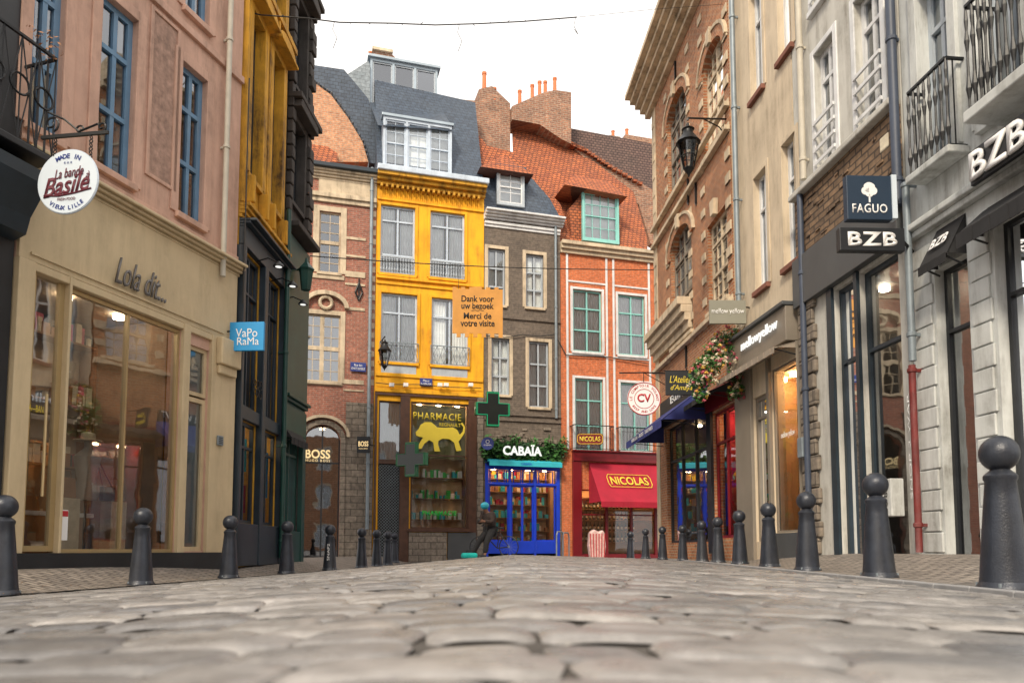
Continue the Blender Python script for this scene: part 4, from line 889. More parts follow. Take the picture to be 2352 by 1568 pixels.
# ======================= H old brick right
f=H; b=f.empty('old_brick_townhouse','old brown brick townhouse with arched windows and white stone blocks')
w=[f.R(1533,1578,215,430,at=1555),f.R(1542,1590,520,780,at=1566),f.R(1615,1663,95,335,at=1640),f.R(1626,1672,490,700,at=1650)]
sh=[f.R(1532,1625,955,1245,at=1580),f.R(1640,1692,935,1235,at=1665)]
zt=f.Z(1475,185,-.5)
zt=max(zt-.5,w[0][3]+1.)
wall(b,f,zt+.2,[w[0]+(.5,),w[1]+(.5,),w[2]+(.4,),w[3]]+sh,m_brick,5,-.6)
for i,r in enumerate(w):
    q=window(b,r,m_creamst if i>1 else m_taupe,2,(.75,.4),.1,.07,.06,m_curt,m_creamst,None,fine=(4,7),cw=.3)
    if i<3:
        hr=.5 if i<2 else .4
        cxx=(r[0]+r[1])/2; archmould(b,cxx,r[3]-hr,(r[1]-r[0])/2,hr,.22,m_brick,-.05,-.001,'brick_arch'); archmould(b,cxx,r[3]-hr,(r[1]-r[0])/2+.23,hr+.23,.07,m_creamst,-.08,-.001,'arch_moulding')
    MB().prism([((r[0]+r[1])/2-.09,r[3]+.0),((r[0]+r[1])/2+.09,r[3]+.0),((r[0]+r[1])/2+.13,r[3]+.34),((r[0]+r[1])/2-.13,r[3]+.34)],-.12,-.002).build('keystone',m_creamst,q,bevel=.01)
m=MB(); z=w[1][2]-.3;i=0
while z<zt:
    if i%2==0:
        for r in (w[0],w[2]):
            for u in (r[0]-.14,r[1]+.14): m.box(u-.13,u+.13,-.03,.0,z,z+.18)
        m.box(.02,.3,-.035,.0,z,z+.2); m.box(f.L-.3,f.L-.02,-.035,0,z,z+.2)
    z+=.26;i+=1
m.build('stone_block',m_creamst,b,bevel=.008)
m=MB()
for z in (w[1][3]+.5,w[3][2]-.25,w[0][2]-.2,w[1][2]+.9,w[0][3]-.5): m.box(0,f.L,-.12 if z!=w[1][2]+.9 else -.02,.0,z,z+.1) if z not in (w[1][2]+.9,w[0][3]-.5) else None
m.build('string_course',m_creamst,b,bevel=.01); cornice(b,-.3,f.L,zt,zt+.7,.75,m_creamst,5)
MB().box(0.004,.35,-.02,.0,-.2,zt).build('corner_render',m_creamst,b)
cornice(b,0,f.L*.55,f.Z(1500,840),f.Z(1500,780),.35,m_creamst,4,'shop_cornice')
window(b,sh[0],m_blackp,3,(.7,),.1,.06,.05,glass=m_dglass,name='shop_window'); window(b,sh[1],m_redpaint,2,(.75,),.06,.06,.05,glass=m_glass,name='shop_window')
room(b,sh[1][0],sh[1][1],sh[1][2],sh[1][3],1.3,m_redcloth,m_lamp,3,[m_txtwhite,m_tan],2); room(b,sh[0][0],sh[0][1],sh[0][2],sh[0][3],1.6,m_taupe,m_lamp,2,[m_tan,m_petw],2)
box('fascia',m_redpaint,b,sh[1][0]-.3,f.L-.02,-.08,.0,sh[1][3]+.05,sh[1][3]+.5); box('black_fascia',m_blackp,b,sh[0][0]-.3,sh[1][0]-.35,-.08,.0,sh[0][3]+.05,sh[0][3]+.75)
text(b,'LE COMPTOIR VOLANT',2.6,.2,((sh[0][0]+sh[0][1])/2+.4,-.09,sh[0][3]+.62),m_txtwhite,ext=.01,off=.01)
m=MB(); m.box(sh[1][0]-.3,sh[1][0]-.01,-.06,.0,0,sh[1][3]+.04); m.build('shop_pier',m_blackp,b)
aw=awning(b,sh[0][0]-.2,sh[0][1]+.1,sh[0][3]+.45,sh[0][3]-.35,1.05,m_navycloth,.18)
text(b,'BURGERS - FRITES - TARTARES',2.2,.09,((sh[0][0]+sh[0][1])/2,-1.085,sh[0][3]-.42),m_txtwhite,ext=.002)
awning(b,sh[1][0]-.3,f.L-.1,sh[1][3]+.45,sh[1][3]+.2,.55,m_blackcloth,.1)
for z,u in ((w[0][3]+.6,2.5),(w[0][2]-.6,3.4),(w[1][3]+.3,4.),(w[1][2]-.5,3.)): MB().box(u-.02,u+.02,-.05,0,z-.3,z+.3).tube([(u,-.05,z-.3),(u+.1,-.05,z-.4)],.015).build('iron_anchor',m_black,b)
def lantern(label,base,arm_v,s=1.,drop=.0):
    t=thing('street_lantern',label,'street lamp',base,0)
    z=-.15*s
    MB().lathe((0,0,z-.75*s),[(.03*s,-.06*s),(.1*s,0),(.2*s,.5*s),(.215*s,.53*s)],6).build('lantern_glass',m_glass,t)
    m=MB(); 
    for i in range(6): a=2*PI*i/6; m.cyl((.1*s*math.cos(a),.1*s*math.sin(a),z-.75*s),(.21*s*math.cos(a),.21*s*math.sin(a),z-.22*s),.012*s,5)
    m.ring((0,0,z-.75*s),.1*s,.014*s,'z',6); m.ring((0,0,z-.22*s),.21*s,.018*s,'z',6); m.ring((0,0,z-.5*s),.155*s,.01*s,'z',6); m.build('lantern_frame',m_black,t)
    MB().lathe((0,0,z-.22*s),[(.25*s,0),(.22*s,.03*s),(.1*s,.2*s),(.1*s,.26*s),(.13*s,.28*s),(.03*s,.36*s),(.02*s,.42*s)],12).build('lantern_cap',m_black,t,True)
    MB().lathe((0,0,z-.8*s),[(.01*s,-.12*s),(.03*s,-.06*s),(.08*s,0),(.1*s,.05*s)],10).build('finial',m_black,t,True)
    v=Vector(arm_v); m=MB(); m.tube([(0,0,.1*s),(0,0,.15*s),v+Vector((0,0,.15*s))],.02*s,6); m.tube([v*.35+Vector((0,0,.14*s)),v*.7+Vector((0,0,-.02*s)),v+Vector((0,0,-.35*s))],.014*s,6); m.box(v.x-.03,v.x+.03,v.y-.03,v.y+.03,v.z-.5*s,v.z+.3*s)
    m.build('bracket_arm',m_black,t)
p=P(1580,288,14.2); pw=P(1680,290,15.); lantern('large black iron street lantern on the old brick house',p,(pw-p)+Vector((.0,0,0)),1.0)
p=P(884,782,24.3); lantern('small black street lantern on the yellow facade',p,(-.3,.75,0),.95)
downpipe('grey drainpipe between the brick and cream houses',I,1688,-80,720,m_pipe,.05,-.12)
t=thing('projecting_sign','black sign with yellow script beside the flower garland','sign',P(1562,880,15.6),0); k=F/15.6
MB().box(-34/k,34/k,-.03,.03,-28/k,28/k).build('board',m_blackp,t,bevel=.006); text(t,"L'Atelier",50/k,17/k,(0,-.034,9/k),m_txtyel,shear=.3,ext=.002); text(t,"d'Amaya",50/k,16/k,(2/k,-.034,-12/k),m_txtyel,shear=.3,ext=.002); MB().cyl((34/k,0,.2),(.7,.3,.2),.015).cyl((-.35,0,.27),(.7,.0,.27),.012).build('bracket',m_black,t)
t=thing('hanging_sign','round white hanging sign with red letters and red rim','sign',P(1479,916,18.0),0); k=F/18.
m=MB(); n_=40; rr_=39/k; m.solid([(rr_*math.cos(2*PI*i/n_),-.03,rr_*math.sin(2*PI*i/n_)) for i in range(n_)],[(rr_*math.cos(2*PI*i/n_),.03,rr_*math.sin(2*PI*i/n_)) for i in range(n_)]); m.build('board',m_txtwhite,t)
MB().ring((0,-.03,0),rr_*.97,.012,'y',40,5).ring((0,-.032,0),rr_*.58,.008,'y',30,5).build('rim',m_txtred,t)
text(t,'CV',32/k,20/k,(0,-.034,.02),m_txtred,off=.03,ext=.003); ringtext(t,'LE COMPTOIR VOLANT',rr_*.78,-95,95,.09,(0,-.034,0),m_txtred); ringtext(t,'BEEF AND LOVE',rr_*.78,235,125,.08,(0,-.034,0),m_txtred,True)
MB().tube([(-.6,0,.65),(0,0,.66),(.75,.1,.66)],.016,6).cyl((0,0,.4),(0,0,.66),.01).cyl((.6,0.1,.35),(.0,0,.66),.01).build('bracket',m_black,t)
t=thing('flower_garland','hanging garland of pink, cream and yellow flowers over the red shopfront','flowers',P(1650,840,14.3),0); k=F/14.3
path=[(1600,905),(1598,870),(1610,835),(1630,805),(1655,778),(1685,765),(1698,790),(1690,830),(1697,870),(1692,900),(1640,840),(1625,870),(1655,815)]
lf=MB();f1=MB();f2=MB();f3=MB()
for (a,c) in path:
    for q in range(3):
        cxx=(a-1650+random.uniform(-10,10))/k; czz=(840-c+random.uniform(-12,12))/k; yy_=random.uniform(-.15,.15)
        lf.leaves((cxx,yy_,czz),(.15,.16,.15),60,.045)
        for m_,n_ in ((f1,3),(f2,2),(f3,1)):
            for _ in range(n_): 
                px_=cxx+random.uniform(-.14,.14);pz_=czz+random.uniform(-.14,.14);py_=yy_-random.uniform(.05,.18)
                m_.leaves((px_,py_,pz_),(.03,.03,.03),12,.03)
lf.build('foliage',m_leaf,t);f1.build('cream_flowers',m_petw,t);f2.build('pink_flowers',m_petp,t);f3.build('yellow_flowers',m_pety,t)
# ======================= I cream
f=I; b=f.empty('cream_townhouse','cream plastered townhouse with red stone sills above a taupe shop')
z1a=f.Z(1733,412);z1b=f.Z(1733,675); z2a=f.Z(1708,15);z2b=f.Z(1708,262)
cols=[(f.U(1735,550),f.U(1764,550)),(f.U(1800,480),f.U(1832,480))]
w=[(a,c,z1b,z1a) for a,c in cols]+[(a,c,z2b,z2a) for a,c in cols]
sh=[f.R(1734,1770,905,1243,at=1752),f.R(1776,1842,830,1222,at=1808)]
wall(b,f,z2a+2,w+sh,m_creamwall,5,-.6)
for r in w: window(b,r,m_white,2,(.7,),.1,.06,.05,m_curt,m_sillred,m_creamwall,.1,cw=.4,sp=.02)
zf0,zf1=f.Z(1845,775),f.Z(1845,692)
box('fascia',m_taupe,b,.02,f.L-.02,-.22,.0,zf0,zf1,bevel=.01)
MB().box(.0,f.L,-.28,.0,zf1+.002,zf1+.07).build('shop_cornice',m_slatefas,b,bevel=.01)
text(b,'mellowyellow',1.5,.24,((f.U(1712,760,-.22)+f.U(1783,760,-.22))/2,-.25,f.Z(1748,772,-.22)),m_txtlit,off=-.004,ext=.02)
awning(b,.03,f.L-.03,zf0-.0,zf0-.12,.42,m_taupecloth,.1)
m=MB()
for a,c in ((.0,sh[0][0]-.01),(sh[0][1]+.01,sh[1][0]-.01),(sh[1][1]+.01,f.L-.02)): m.box(a,c,-.06,.03,-.4,zf0-.01)
m.build('shopfront_post',m_taupe,b,bevel=.008); box('plinth',m_slatefas,b,sh[1][0],f.L-.02,-.08,.03,-.4,sh[1][2]-.01)
window(b,sh[0],m_taupe,1,(.85,),.05,.07,.04,glass=m_glass,name='door'); window(b,sh[1],m_taupe,1,(),.03,.04,.03,glass=m_glass,name='shop_window')
room(b,sh[0][0],sh[1][1],-.1,sh[1][3],1.2,m_warm,m_lamp,3,[m_tan,m_petw,m_cyan],4)
text(b,'mellow yellow',.5,.14,((sh[1][0]+sh[1][1])/2,.02,f.Z(1818,993)),m_txtwhite,ext=.002)
t=thing('projecting_sign','grey green rectangular sign with thin white lettering above the fascia','sign',P(1671,717,13.9),0); k=F/13.9
MB().box(-43/k,43/k,-.03,.03,-28/k,28/k).build('board',m_signgrey,t,bevel=.006); text(t,'mellow yellow',76/k,16/k,(0,-.034,0),m_txtwhite,ext=.002,off=.004); MB().cyl((43/k,0,.1),(43/k+.25,.1,.1),.015).build('bracket',m_black,t)
downpipe('dark blue drainpipe between the cream and grey houses',J,1848,430,1215,m_pipeb,.05,-.1)
downpipe('cream drainpipe high on the grey white house',J,1838,-100,420,m_pipec,.05,-.1)
# ======================= J grey white
f=J; b=f.empty('grey_white_townhouse','grey white townhouse with exposed rough stone band and dark shopfront')
zf0,zf1=f.Z(1870,690),f.Z(1870,575); zr0,zr1=zf1+.05,f.Z(1870,430)
w=[(f.U(1872,200),f.U(1918,200),zr1+.15,zr1+2.1),(f.U(1965,100),f.U(2025,100),zr1+.15,zr1+2.1)]; w+= [(a,c,d_+2.7,e+2.7) for a,c,d_,e in w]
sh=[f.R(1926,1978,715,1240,at=1926),f.R(1986,2078,700,1240,at=1986)]; sh=[(a,c,-.05,zf0-.05) for a,c,_,_ in sh]
wall(b,f,zr1+5.5,w+sh,m_greywall,5,-.6)
for r in w:
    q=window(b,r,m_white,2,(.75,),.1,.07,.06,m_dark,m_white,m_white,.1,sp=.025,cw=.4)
    m=MB(); 
    for k_ in range(4): m.box(r[0]-.02,r[1]+.02,-.06,-.03,r[2]+.12+k_*.22,r[2]+.17+k_*.22)
    m.build('guard_rail',m_white,q)
box('rough_stone_band',m_weather,b,.02,f.L-.02,-.04,.0,zr0,zr1); m=MB(); rd_=random.Random(9)
for k_ in range(26): u=rd_.uniform(.02,f.L-.3);z=rd_.uniform(zr0,zr1-.1); m.box(u,u+rd_.uniform(.08,.25),-.045-rd_.uniform(.005,.02),-.04,z,z+rd_.uniform(.04,.08))
m.build('rough_stones',m_weather,b,bevel=.008)
MB().box(0.02,f.L-.02,-.16,0,zr1+.003,zr1+.1).build('string_course',m_greywall,b,bevel=.02)
box('fascia',m_slatefas,b,.02,f.L-.02,-.12,.0,zf0,zf1,bevel=.008)
for r in sh: window(b,r,m_slatebl,1,(.72,),.08,.06,.05,glass=m_dglass,name='shop_window')
m=MB(); z=-.5; i=0
while z<zf0-.1:
    m.box(.06,.5+(.07 if i%2 else 0),-.07,.0,z,z+.24); z+=.26;i+=1
m.build('stone_pier',m_stoneblk,b,bevel=.02)
m=MB(); m.box(sh[0][1]+.003,sh[1][0]-.003,-.05,.05,-.4,zf0-.01); m.box(sh[0][0]-.15,sh[0][0]-.01,-.05,.05,-.4,zf0-.01); m.build('shopfront_post',m_slatebl,b)
m=MB(); m.box(sh[0][0]-.1,f.L-.05,-.16,.02,-.5,-.06); m.build('step',m_stoneblk,b,bevel=.015)
room(b,sh[0][0],sh[1][1],-.05,zf0-.05,1.6,m_taupe,m_lampw,4,[m_tan,m_txtwhite,m_slatebl],3)
dS=8.85
t=thing('projecting_sign','dark navy square sign with a white tree emblem','sign',P(1992,458,dS),math.radians(2)); k=F/dS
MB().box(-54/k,54/k,-.05,.05,-54/k,54/k).build('board',m_signnavy,t,bevel=.008); text(t,'FAGUO',84/k,22/k,(0,-.054,-27/k),m_txtwhite,ext=.002,sp=1.1,off=.015)
m=MB(); m.box(-2/k,2/k,-.056,-.051,-12/k,8/k); 
for a,c,r_ in ((0,24,13),(-9,16,10),(9,16,10),(0,12,11),(-5,27,8),(6,26,8)): m.cyl((a/k,-.056-.0001*a,c/k),(a/k,-.051,c/k),r_/k,16)
m.build('tree_emblem',m_txtwhite,t); MB().box(54/k,66/k,-.06,.06,-50/k,56/k).build('side_bracket',m_signwhite,t); MB().cyl((66/k,0,.1),(66/k+.35,.5,.1),.02).build('bracket',m_black,t)
t=thing('projecting_sign','black rectangular sign with white capitals under the navy tree sign','sign',P(1999,553,dS-.1),math.radians(2)); k=F/(dS-.1)
MB().box(-78/k,78/k,-.05,.05,-28/k,28/k).build('board',m_blackp,t,bevel=.008); text(t,'BZB',118/k,34/k,(0,-.054,0),m_txtwhite,off=.03,ext=.004,sp=1.1); MB().cyl((78/k,0,0),(78/k+.3,.3,0),.02).build('bracket',m_black,t)
downpipe('dark teal drainpipe above the black rectangular sign',J,2052,-60,480,m_pipeb,.06,-.1)
# ======================= K pale stone right edge
f=K; b=f.empty('pale_stone_townhouse','pale blue grey stone townhouse with black iron balconies at the right edge')
op=[(f.U(2158,900),f.U(2236,900),-.05,f.Z(2158,615)),(f.U(2300,900),f.U(2300,900)+1.05,-.05,f.Z(2158,615)+.15)]
zb1=f.Z(2100,400,-.2)
w=[(f.U(2112,100),f.U(2190,100)-.05,zb1+.1,zb1+2.4),(f.U(2252,100),f.U(2252,100)+.6,zb1+.1,zb1+2.4),(f.U(2112,100)+2.,f.U(2190,100)+1.95,zb1+.1,zb1+2.4)]
w+=[(a,c,d_+3.1,e+3.1) for a,c,d_,e in w]
wall(b,f,zb1+7,w+op,m_whitestone,5,-.6)
for r in w: window(b,r,m_palegrey,2,(.75,),.12,.07,.06,m_curt,m_whitestone,m_whitestone,.14,sp=.05,cw=.3)
def pier(u0,u1,z1):
    m=MB(); z=-.45;i=0
    while z<z1-.1: m.box(u0-(.03 if i%2 else 0),u1+(.03 if i%2==0 else 0),-.03,.0,z,z+.235); z+=.25; i+=1
    m.build('rusticated_pier',m_whitestone,b,bevel=.01)
pier(f.U(2112,900),op[0][0]-.05,op[0][3]+.3); pier(op[0][1]+.06,op[1][0]-.07,op[0][3]+.4); pier(op[1][1]+.08,op[1][1]+.5,op[0][3]+.4)
for r in op:
    window(b,r,m_blackp,1,(.78,),.12,.05,.04,glass=m_dglass,name='door')
room(b,op[0][0],op[0][1],-.05,op[0][3],1.6,m_taupe,m_lampw,0,None,2); room(b,op[1][0],op[1][1],-.05,op[1][3],1.6,m_taupe,m_lampw,3,[m_slatebl,m_txtwhite],2)
a,c,p_=f.U(2092,300,-.2),f.U(2182,300,-.2),.22
box('balcony_slab',m_whitestone,b,a-.05,c+.05,-p_-.05,.0,zb1-.1,zb1-.01,bevel=.015); railing(b,a,c,zb1,zb1+1.05,-p_,m_black,.085,'bal')
a=f.U(2236,200,-.4); box('balcony_slab',m_whitestone,b,a-.05,a+2.4,-.5,.0,zb1-.12,zb1-.0,bevel=.015); railing(b,a,a+2.4,zb1+.01,zb1+1.15,-.45,m_black,.085,'bal')
MB().box(0.01,f.L,-.1,.0,op[0][3]+.5,op[0][3]+.58).box(0.01,f.L,-.16,.0,op[0][3]+.582,op[0][3]+.66).build('string_course',m_whitestone,b,bevel=.015)
o3=op[0][3]; ua=f.U(2104,560,-.28); ub=op[0][1]+.02
awning(b,ua,ub,o3+.45,o3-.02,.26,m_blackcloth,.1)
slb=math.atan2(.47,.25); text(b,'BZB',.3,.15,((ua+ub)/2,-.17,o3+.22),m_txtwhite,rx=slb,off=.03,ext=.004)
awning(b,op[1][0]-.1,op[1][1]+.6,op[1][3]+.2,op[1][3]-.1,.35,m_blackcloth,.16)
ys_=-.42; s0_=f.U(2222,385,ys_); s1_=f.U(2350,330,ys_); zz0=f.Z(2222,418,ys_); zz1=f.Z(2222,354,ys_)
MB().box(s0_-.03,s1_+.08,ys_+.05,ys_+.1,zz0-.04,zz1+.04).build('sign_board',m_blackp,b,bevel=.008); text(b,'BZB',s1_-s0_,zz1-zz0,((s0_+s1_)/2,ys_+.045,(zz0+zz1)/2),m_txtwhite,off=.018,ext=.03)
MB().box(s0_+.05,s0_+.08,ys_+.1,.0,zz0+.1,zz0+.13).box(s1_-.08,s1_-.05,ys_+.1,.0,zz0+.1,zz0+.13).build('sign_bracket',m_black,b)
rp_=downpipe('red painted lower drainpipe with graffiti',K,2103,835,1268,m_pipered,.042,-.14)
downpipe('pale grey drainpipe on the pale stone corner',K,2088,420,832,m_pipe,.045,-.14)
text(rp_,'SNOP 2 WAR',1.3,.04,(-.03,-.05,1.3),m_txtwhite,ry=-PI/2,ext=.001,name='graffiti',off=-.01)
t=thing('utility_box','white utility box with black graffiti beside the red pipe','utility box',J.W(J.L-.3,-.05,J.Z(2085,1185)),J.rz)
MB().box(-.12,.12,-.18,0,0,.48).build('case',m_whitestone,t,bevel=.012); text(t,'SEROP',.42,.1,(0,-.183,.24),m_txtblack,ry=PI/2,ext=.001,off=.01,name='graffiti')
t=thing('utility_box','small grey meter box on the pier beside the cream shop','utility box',J.W(.2,-.07,J.Z(1882,1045)),J.rz)
MB().box(-.08,.08,-.1,0,0,.32).build('case',m_pipe,t,bevel=.01)
t=thing('alarm_box','small white alarm box beside the dark teal drainpipe','alarm',P(2040,345,9.5),J.rz); MB().box(-.1,.1,-.06,0,0,.2).build('case',m_petw,t,bevel=.02)
# ======================= unseen terrace added behind the camera to darken reflections in the glass
Rr=Fac((14,-17),(-14,-17),.3); b=Rr.empty('added_rear_terrace','unseen brown brick terrace added behind the viewpoint to darken window reflections')
hr_=[(1.2+k*2.6,2.4+k*2.6,z,z+2.) for k in range(10) for z in (.5,4.,7.4)]
wall(b,Rr,10.5,hr_,m_brick,5,-.6)
for r in hr_: window(b,r,m_white,2,(.7,),.08,glass=m_wglass,sur=m_creamst)
# ---------------------------------------------------------------- pharmacy crosses
def cross(label,px,py,d,w_,rz,lit):
    k=F/d; t=thing('pharmacy_cross',label,'sign',P(px,py,d),rz); a=w_/k/2; h=a*.36
    pts=[(-h,-a),(h,-a),(h,-h),(a,-h),(a,h),(h,h),(h,a),(-h,a),(-h,h),(-a,h),(-a,-h),(-h,-h)]
    MB().prism(pts,-.1,.1).build('casing',m_cross,t,bevel=.01)
    MB().prism([(x*.86,z*.86) for x,z in pts],-.104,-.1).build('display',m_crossd,t)
    m=MB(); [m.cyl((p0[0]*.93,-.106,p0[1]*.93),(p1[0]*.93,-.106,p1[1]*.93),.012,5) for p0,p1 in zip(pts,pts[1:]+pts[:1])]
    m.build('neon_tube',lit,t); MB().cyl((0,.1,0),(-.1,.7,0),.03).build('bracket',m_black,t)
m_neon=EM('green_neon',(.05,.8,.35),.5)
cross('dark green pharmacy cross in front of the brown shopfront',946,1055,24.2,80,math.radians(-25),m_cross)
cross('green pharmacy cross beside the corner of the grey house',1131,940,24.6,82,math.radians(15),m_neon)
t=thing('cable_lights','cable with small white floodlights across the yellow facade','lamp',E.W(0,0,0),E.rz)
m=MB(); m.tube([(E.U(p,886),-.1,E.Z(p,q)) for p,q in ((862,880),(900,884),(960,884),(1020,890),(1104,892))],.015,5); m.build('cable',m_cable,t)
for p in (898,930,1008,1022,1078): u,z=E.uz(p,884); MB().box(u-.08,u+.08,-.28,-.14,z-.1,z+.02).cyl((u,-.1,z),(u,-.2,z),.02).build('floodlight',m_txtwhite,t,bevel=.01)
def cable(name,label,pts,r=.012): return tag(MB().tube(pts,r,5).build(name,m_cable),label,'cable')
cable('cable','thin black cable strung across the street behind the ochre banner',[P(712+(1502-712)*i/20,588+32*i/20+8*math.sin(PI*i/20),16.5+4.5*i/20) for i in range(21)],.014)
tp=[(525,18,12.7),(600,35,12.9),(700,42,13),(780,52,13.2),(900,54,13.4),(1000,58,13.6),(1100,55,13.8),(1200,50,14),(1325,40,14.2)]
m=MB(); m.tube([P(*q) for q in tp],.012,5); m.tube([P(1325,40,14.2),P(1500,22,14.6),P(1662,10,14.9)],.004,4)
for (x_,y_) in ((768,50),(1055,57),(1322,42)):
    m.tube([P(x_,y_,13.5),P(x_-4,y_+18,13.5),P(x_+6,y_+38,13.5),P(x_-3,y_+62 if x_<1300 else y_+26,13.5)],.006,4)
for i in range(60):
    a=tp[0][0]+(1325-525)*i/60
    j=max(q for q in range(len(tp)-1) if tp[q][0]<=a+.01); t_=(a-tp[j][0])/(tp[j+1][0]-tp[j][0]); y_=tp[j][1]+(tp[j+1][1]-tp[j][1])*t_; dd_=tp[j][2]+(tp[j+1][2]-tp[j][2])*t_
    if i%3==0: m.tube([P(a,y_,dd_),P(a+random.uniform(-4,8),y_+random.uniform(-6,5),dd_)],.006,4)
tag(m.build('garland_cable',m_cable),'bare garland cable with dangling ends high across the street','cable')
cable('wall_cable','black cables fixed on the grey house and brick house walls',[G1.W(G1.U(a,c,-.08),-.08,G1.Z(a,c,-.08)) for a,c in ((1112,770),(1160,775),(1200,768),(1240,772),(1275,768))]+[G.W(G.U(a,c,-.08),-.08,G.Z(a,c,-.08)) for a,c in ((1300,815),(1400,820),(1490,835))],.018)
cable('wall_cable','black cable looping down the joint of the pink and ochre houses',[A.W(A.L-.02,-.17,z) for z in np.linspace(A.Z(520,690),8.5,12)],.012)
d0=18.7;k=F/d0; t=thing('hanging_banner','ochre hanging banner with black Dutch and French thank you text','banner',P(1097,717,d0),math.radians(2))
top=[];bot=[]
for i in range(12):
    x0=-59+118*i/12; h=60 if i%2==0 else 55
    if i in(5,6): h=61
    top+=[(x0/k,h/k),((x0+118/12)/k,h/k)]
    hb=-60 if i%2 else -51; bot+=[(x0/k,hb/k),((x0+118/12)/k,hb/k)]
MB().prism(top+bot[::-1],-.012,.012).build('board',m_orange,t)
for s_,w_,y_ in (('Dank voor',76,32),('uw bezoek',76,15),('Merci de',65,-9),('votre visite',80,-27)): 
    text(t,s_,w_/k,15/k,(0,-.015,y_/k),m_txtblack,ext=.002,off=.022)
MB().tube([(-.16,0,3/k),(-.05,0,5/k),(0,0,2/k),(.05,0,5/k),(.16,0,3/k)],.008,4).build('flourish',m_txtblack,t).location=(0,-.014,0)
MB().cyl((-45/k,0,55/k),(-45/k,.05,110/k),.006).build('cord',m_cable,t); MB().cyl((45/k,0,55/k),(45/k,.05,105/k),.006).build('cord',m_cable,t)
# ---------------------------------------------------------------- bollards
Lb=[(3,1140,1370),(323,1168,1345),(525,1183,1327),(658,1196,1317),(757,1203,1308),(830,1210,1302),(865,1215,1299),(890,1218,1296),(906,1222,1291)]
Rb=[(2310,1005,1360),(2020,1087,1328),(1855,1130,1312),(1768,1152,1300),(1700,1170,1294),(1650,1183,1288),(1613,1192,1286),(1568,1203,1284),(1522,1208,1283),(1483,1213,1281)]
Xb=[(727,1232,1283),(846,1228,1290),(1218,1241,1280),(1327,1236,1282),(1395,1230,1282),(1421,1226,1282),(1448,1216,1281)]
proto=None; BH=.95
ordw=['first','second','third','fourth','fifth','sixth','seventh','eighth','ninth','tenth']
def bollard(px,top,base,label,group):
    global proto
    d=BH*F/(base-top); s=1.
    if px>1450 and px<1720:
        dm=(5.38-.45)/((px-CX)/F+.06)
        if d>dm: s=dm/d; d=dm
    p=P(px,base,d); x,y=p.x,p.y; z=gz(x,y)+.012
    if proto is None:
        t=thing('bollard',label,'bollard',(x,y,z),0,group)
        MB().lathe((0,0,-.02),[(.16,0),(.16,.035),(.15,.05),(.136,.075)],28).build('base_flange',m_bollard,t,True)
        MB().lathe((0,0,.055),[(.138,0),(.134,.03),(.125,.15),(.108,.35),(.093,.52),(.085,.61),(.093,.625),(.093,.645),(.08,.66),(.056,.68),(.05,.7)],28).build('post',m_bollard,t,True)
        MB().ball((0,0,.838),.112,.112,.112,24,16).build('ball_top',m_bollard,t,True)
        m=MB(); 
        for i in range(4): a=PI/4+i*PI/2; m.cyl((.147*math.cos(a),.147*math.sin(a),.015),(.147*math.cos(a),.147*math.sin(a),.045),.01,6)
        m.build('bolt',m_pipe,t); proto=t
    else:
        t=copy_tree(proto); t['label']=label; t['group']=group; t.location=(x,y,z)
    t.scale=(s,s,s); t.rotation_euler=(random.gauss(0,.008),random.gauss(0,.008),random.uniform(0,6)); return t
for i,q in enumerate(Lb): tt=bollard(*q,'grey ball topped bollard, %s from the front in the left row'%ordw[i],'ball topped bollards along the left kerb')
for i,q in enumerate(Rb): bollard(*q,'grey ball topped bollard, %s from the front in the right row'%ordw[i],'ball topped bollards along the right kerb')
nm=['small far bollard in front of the arched doorway','far bollard behind the left row near the drainpipe','far bollard in front of the blue double door','far bollard left of the striped bag','far bollard right of the striped bag','second far bollard right of the striped bag','far bollard before the wine red shop window, third right of the striped bag']
for i,q in enumerate(Xb): bollard(*q,nm[i],'far bollards on the square')
bt=[o for o in C.objects if o.get('label','').startswith('grey ball topped bollard, fifth from the front in the left')][0]
bt.rotation_euler=(0,0,0); text(bt,'SNAP2',.34,.05,(0,-.135,.38),m_txtwhite,ry=-PI/2,ext=.001,name='graffiti')
# ---------------------------------------------------------------- bicycle, person, bags, racks
bx,by=P(1134,1270,23.3).xy; bz=gz(bx,by)+.02
t=thing('bicycle','dark bicycle the helmeted rider leans on','bicycle',(bx,by,bz),math.radians(155))
for x_ in (-.52,.52):
    w_=MB().ring((x_,0,.34),.325,.018,'y',28,6).build('wheel',m_blackp,t); mm=MB(); 
    for i in range(14): a=2*PI*i/14; mm.cyl((x_,.0,.34),(x_+.31*math.cos(a),0,.34+.31*math.sin(a)),.003,3)
    mm.cyl((x_,-.04,.34),(x_,.04,.34),.02); mm.build('spokes',m_pipe,w_)
MB().tube([(-.52,0,.34),(-.12,0,.3),(.38,0,.78),(-.2,0,.8),(-.12,0,.3)],.018,8).tube([(-.2,0,.8),(-.52,0,.34)],.014,8).tube([(.38,0,.78),(.36,0,.86)],.02,8).build('frame',m_blackp,t)
MB().tube([(.52,.0,.34),(.4,0,.72),(.34,0,.98)],.016,8).build('fork',m_blackp,t)
MB().tube([(.2,-.28,1.02),(.34,-.22,1.0),(.36,0,1.),(.34,.22,1.),(.2,.28,1.02)],.014,8).build('handlebar',m_blackp,t)
MB().ball((-.24,0,.93),.14,.07,.03).cyl((-.2,0,.78),(-.23,0,.92),.015).build('saddle',m_blackp,t,True)
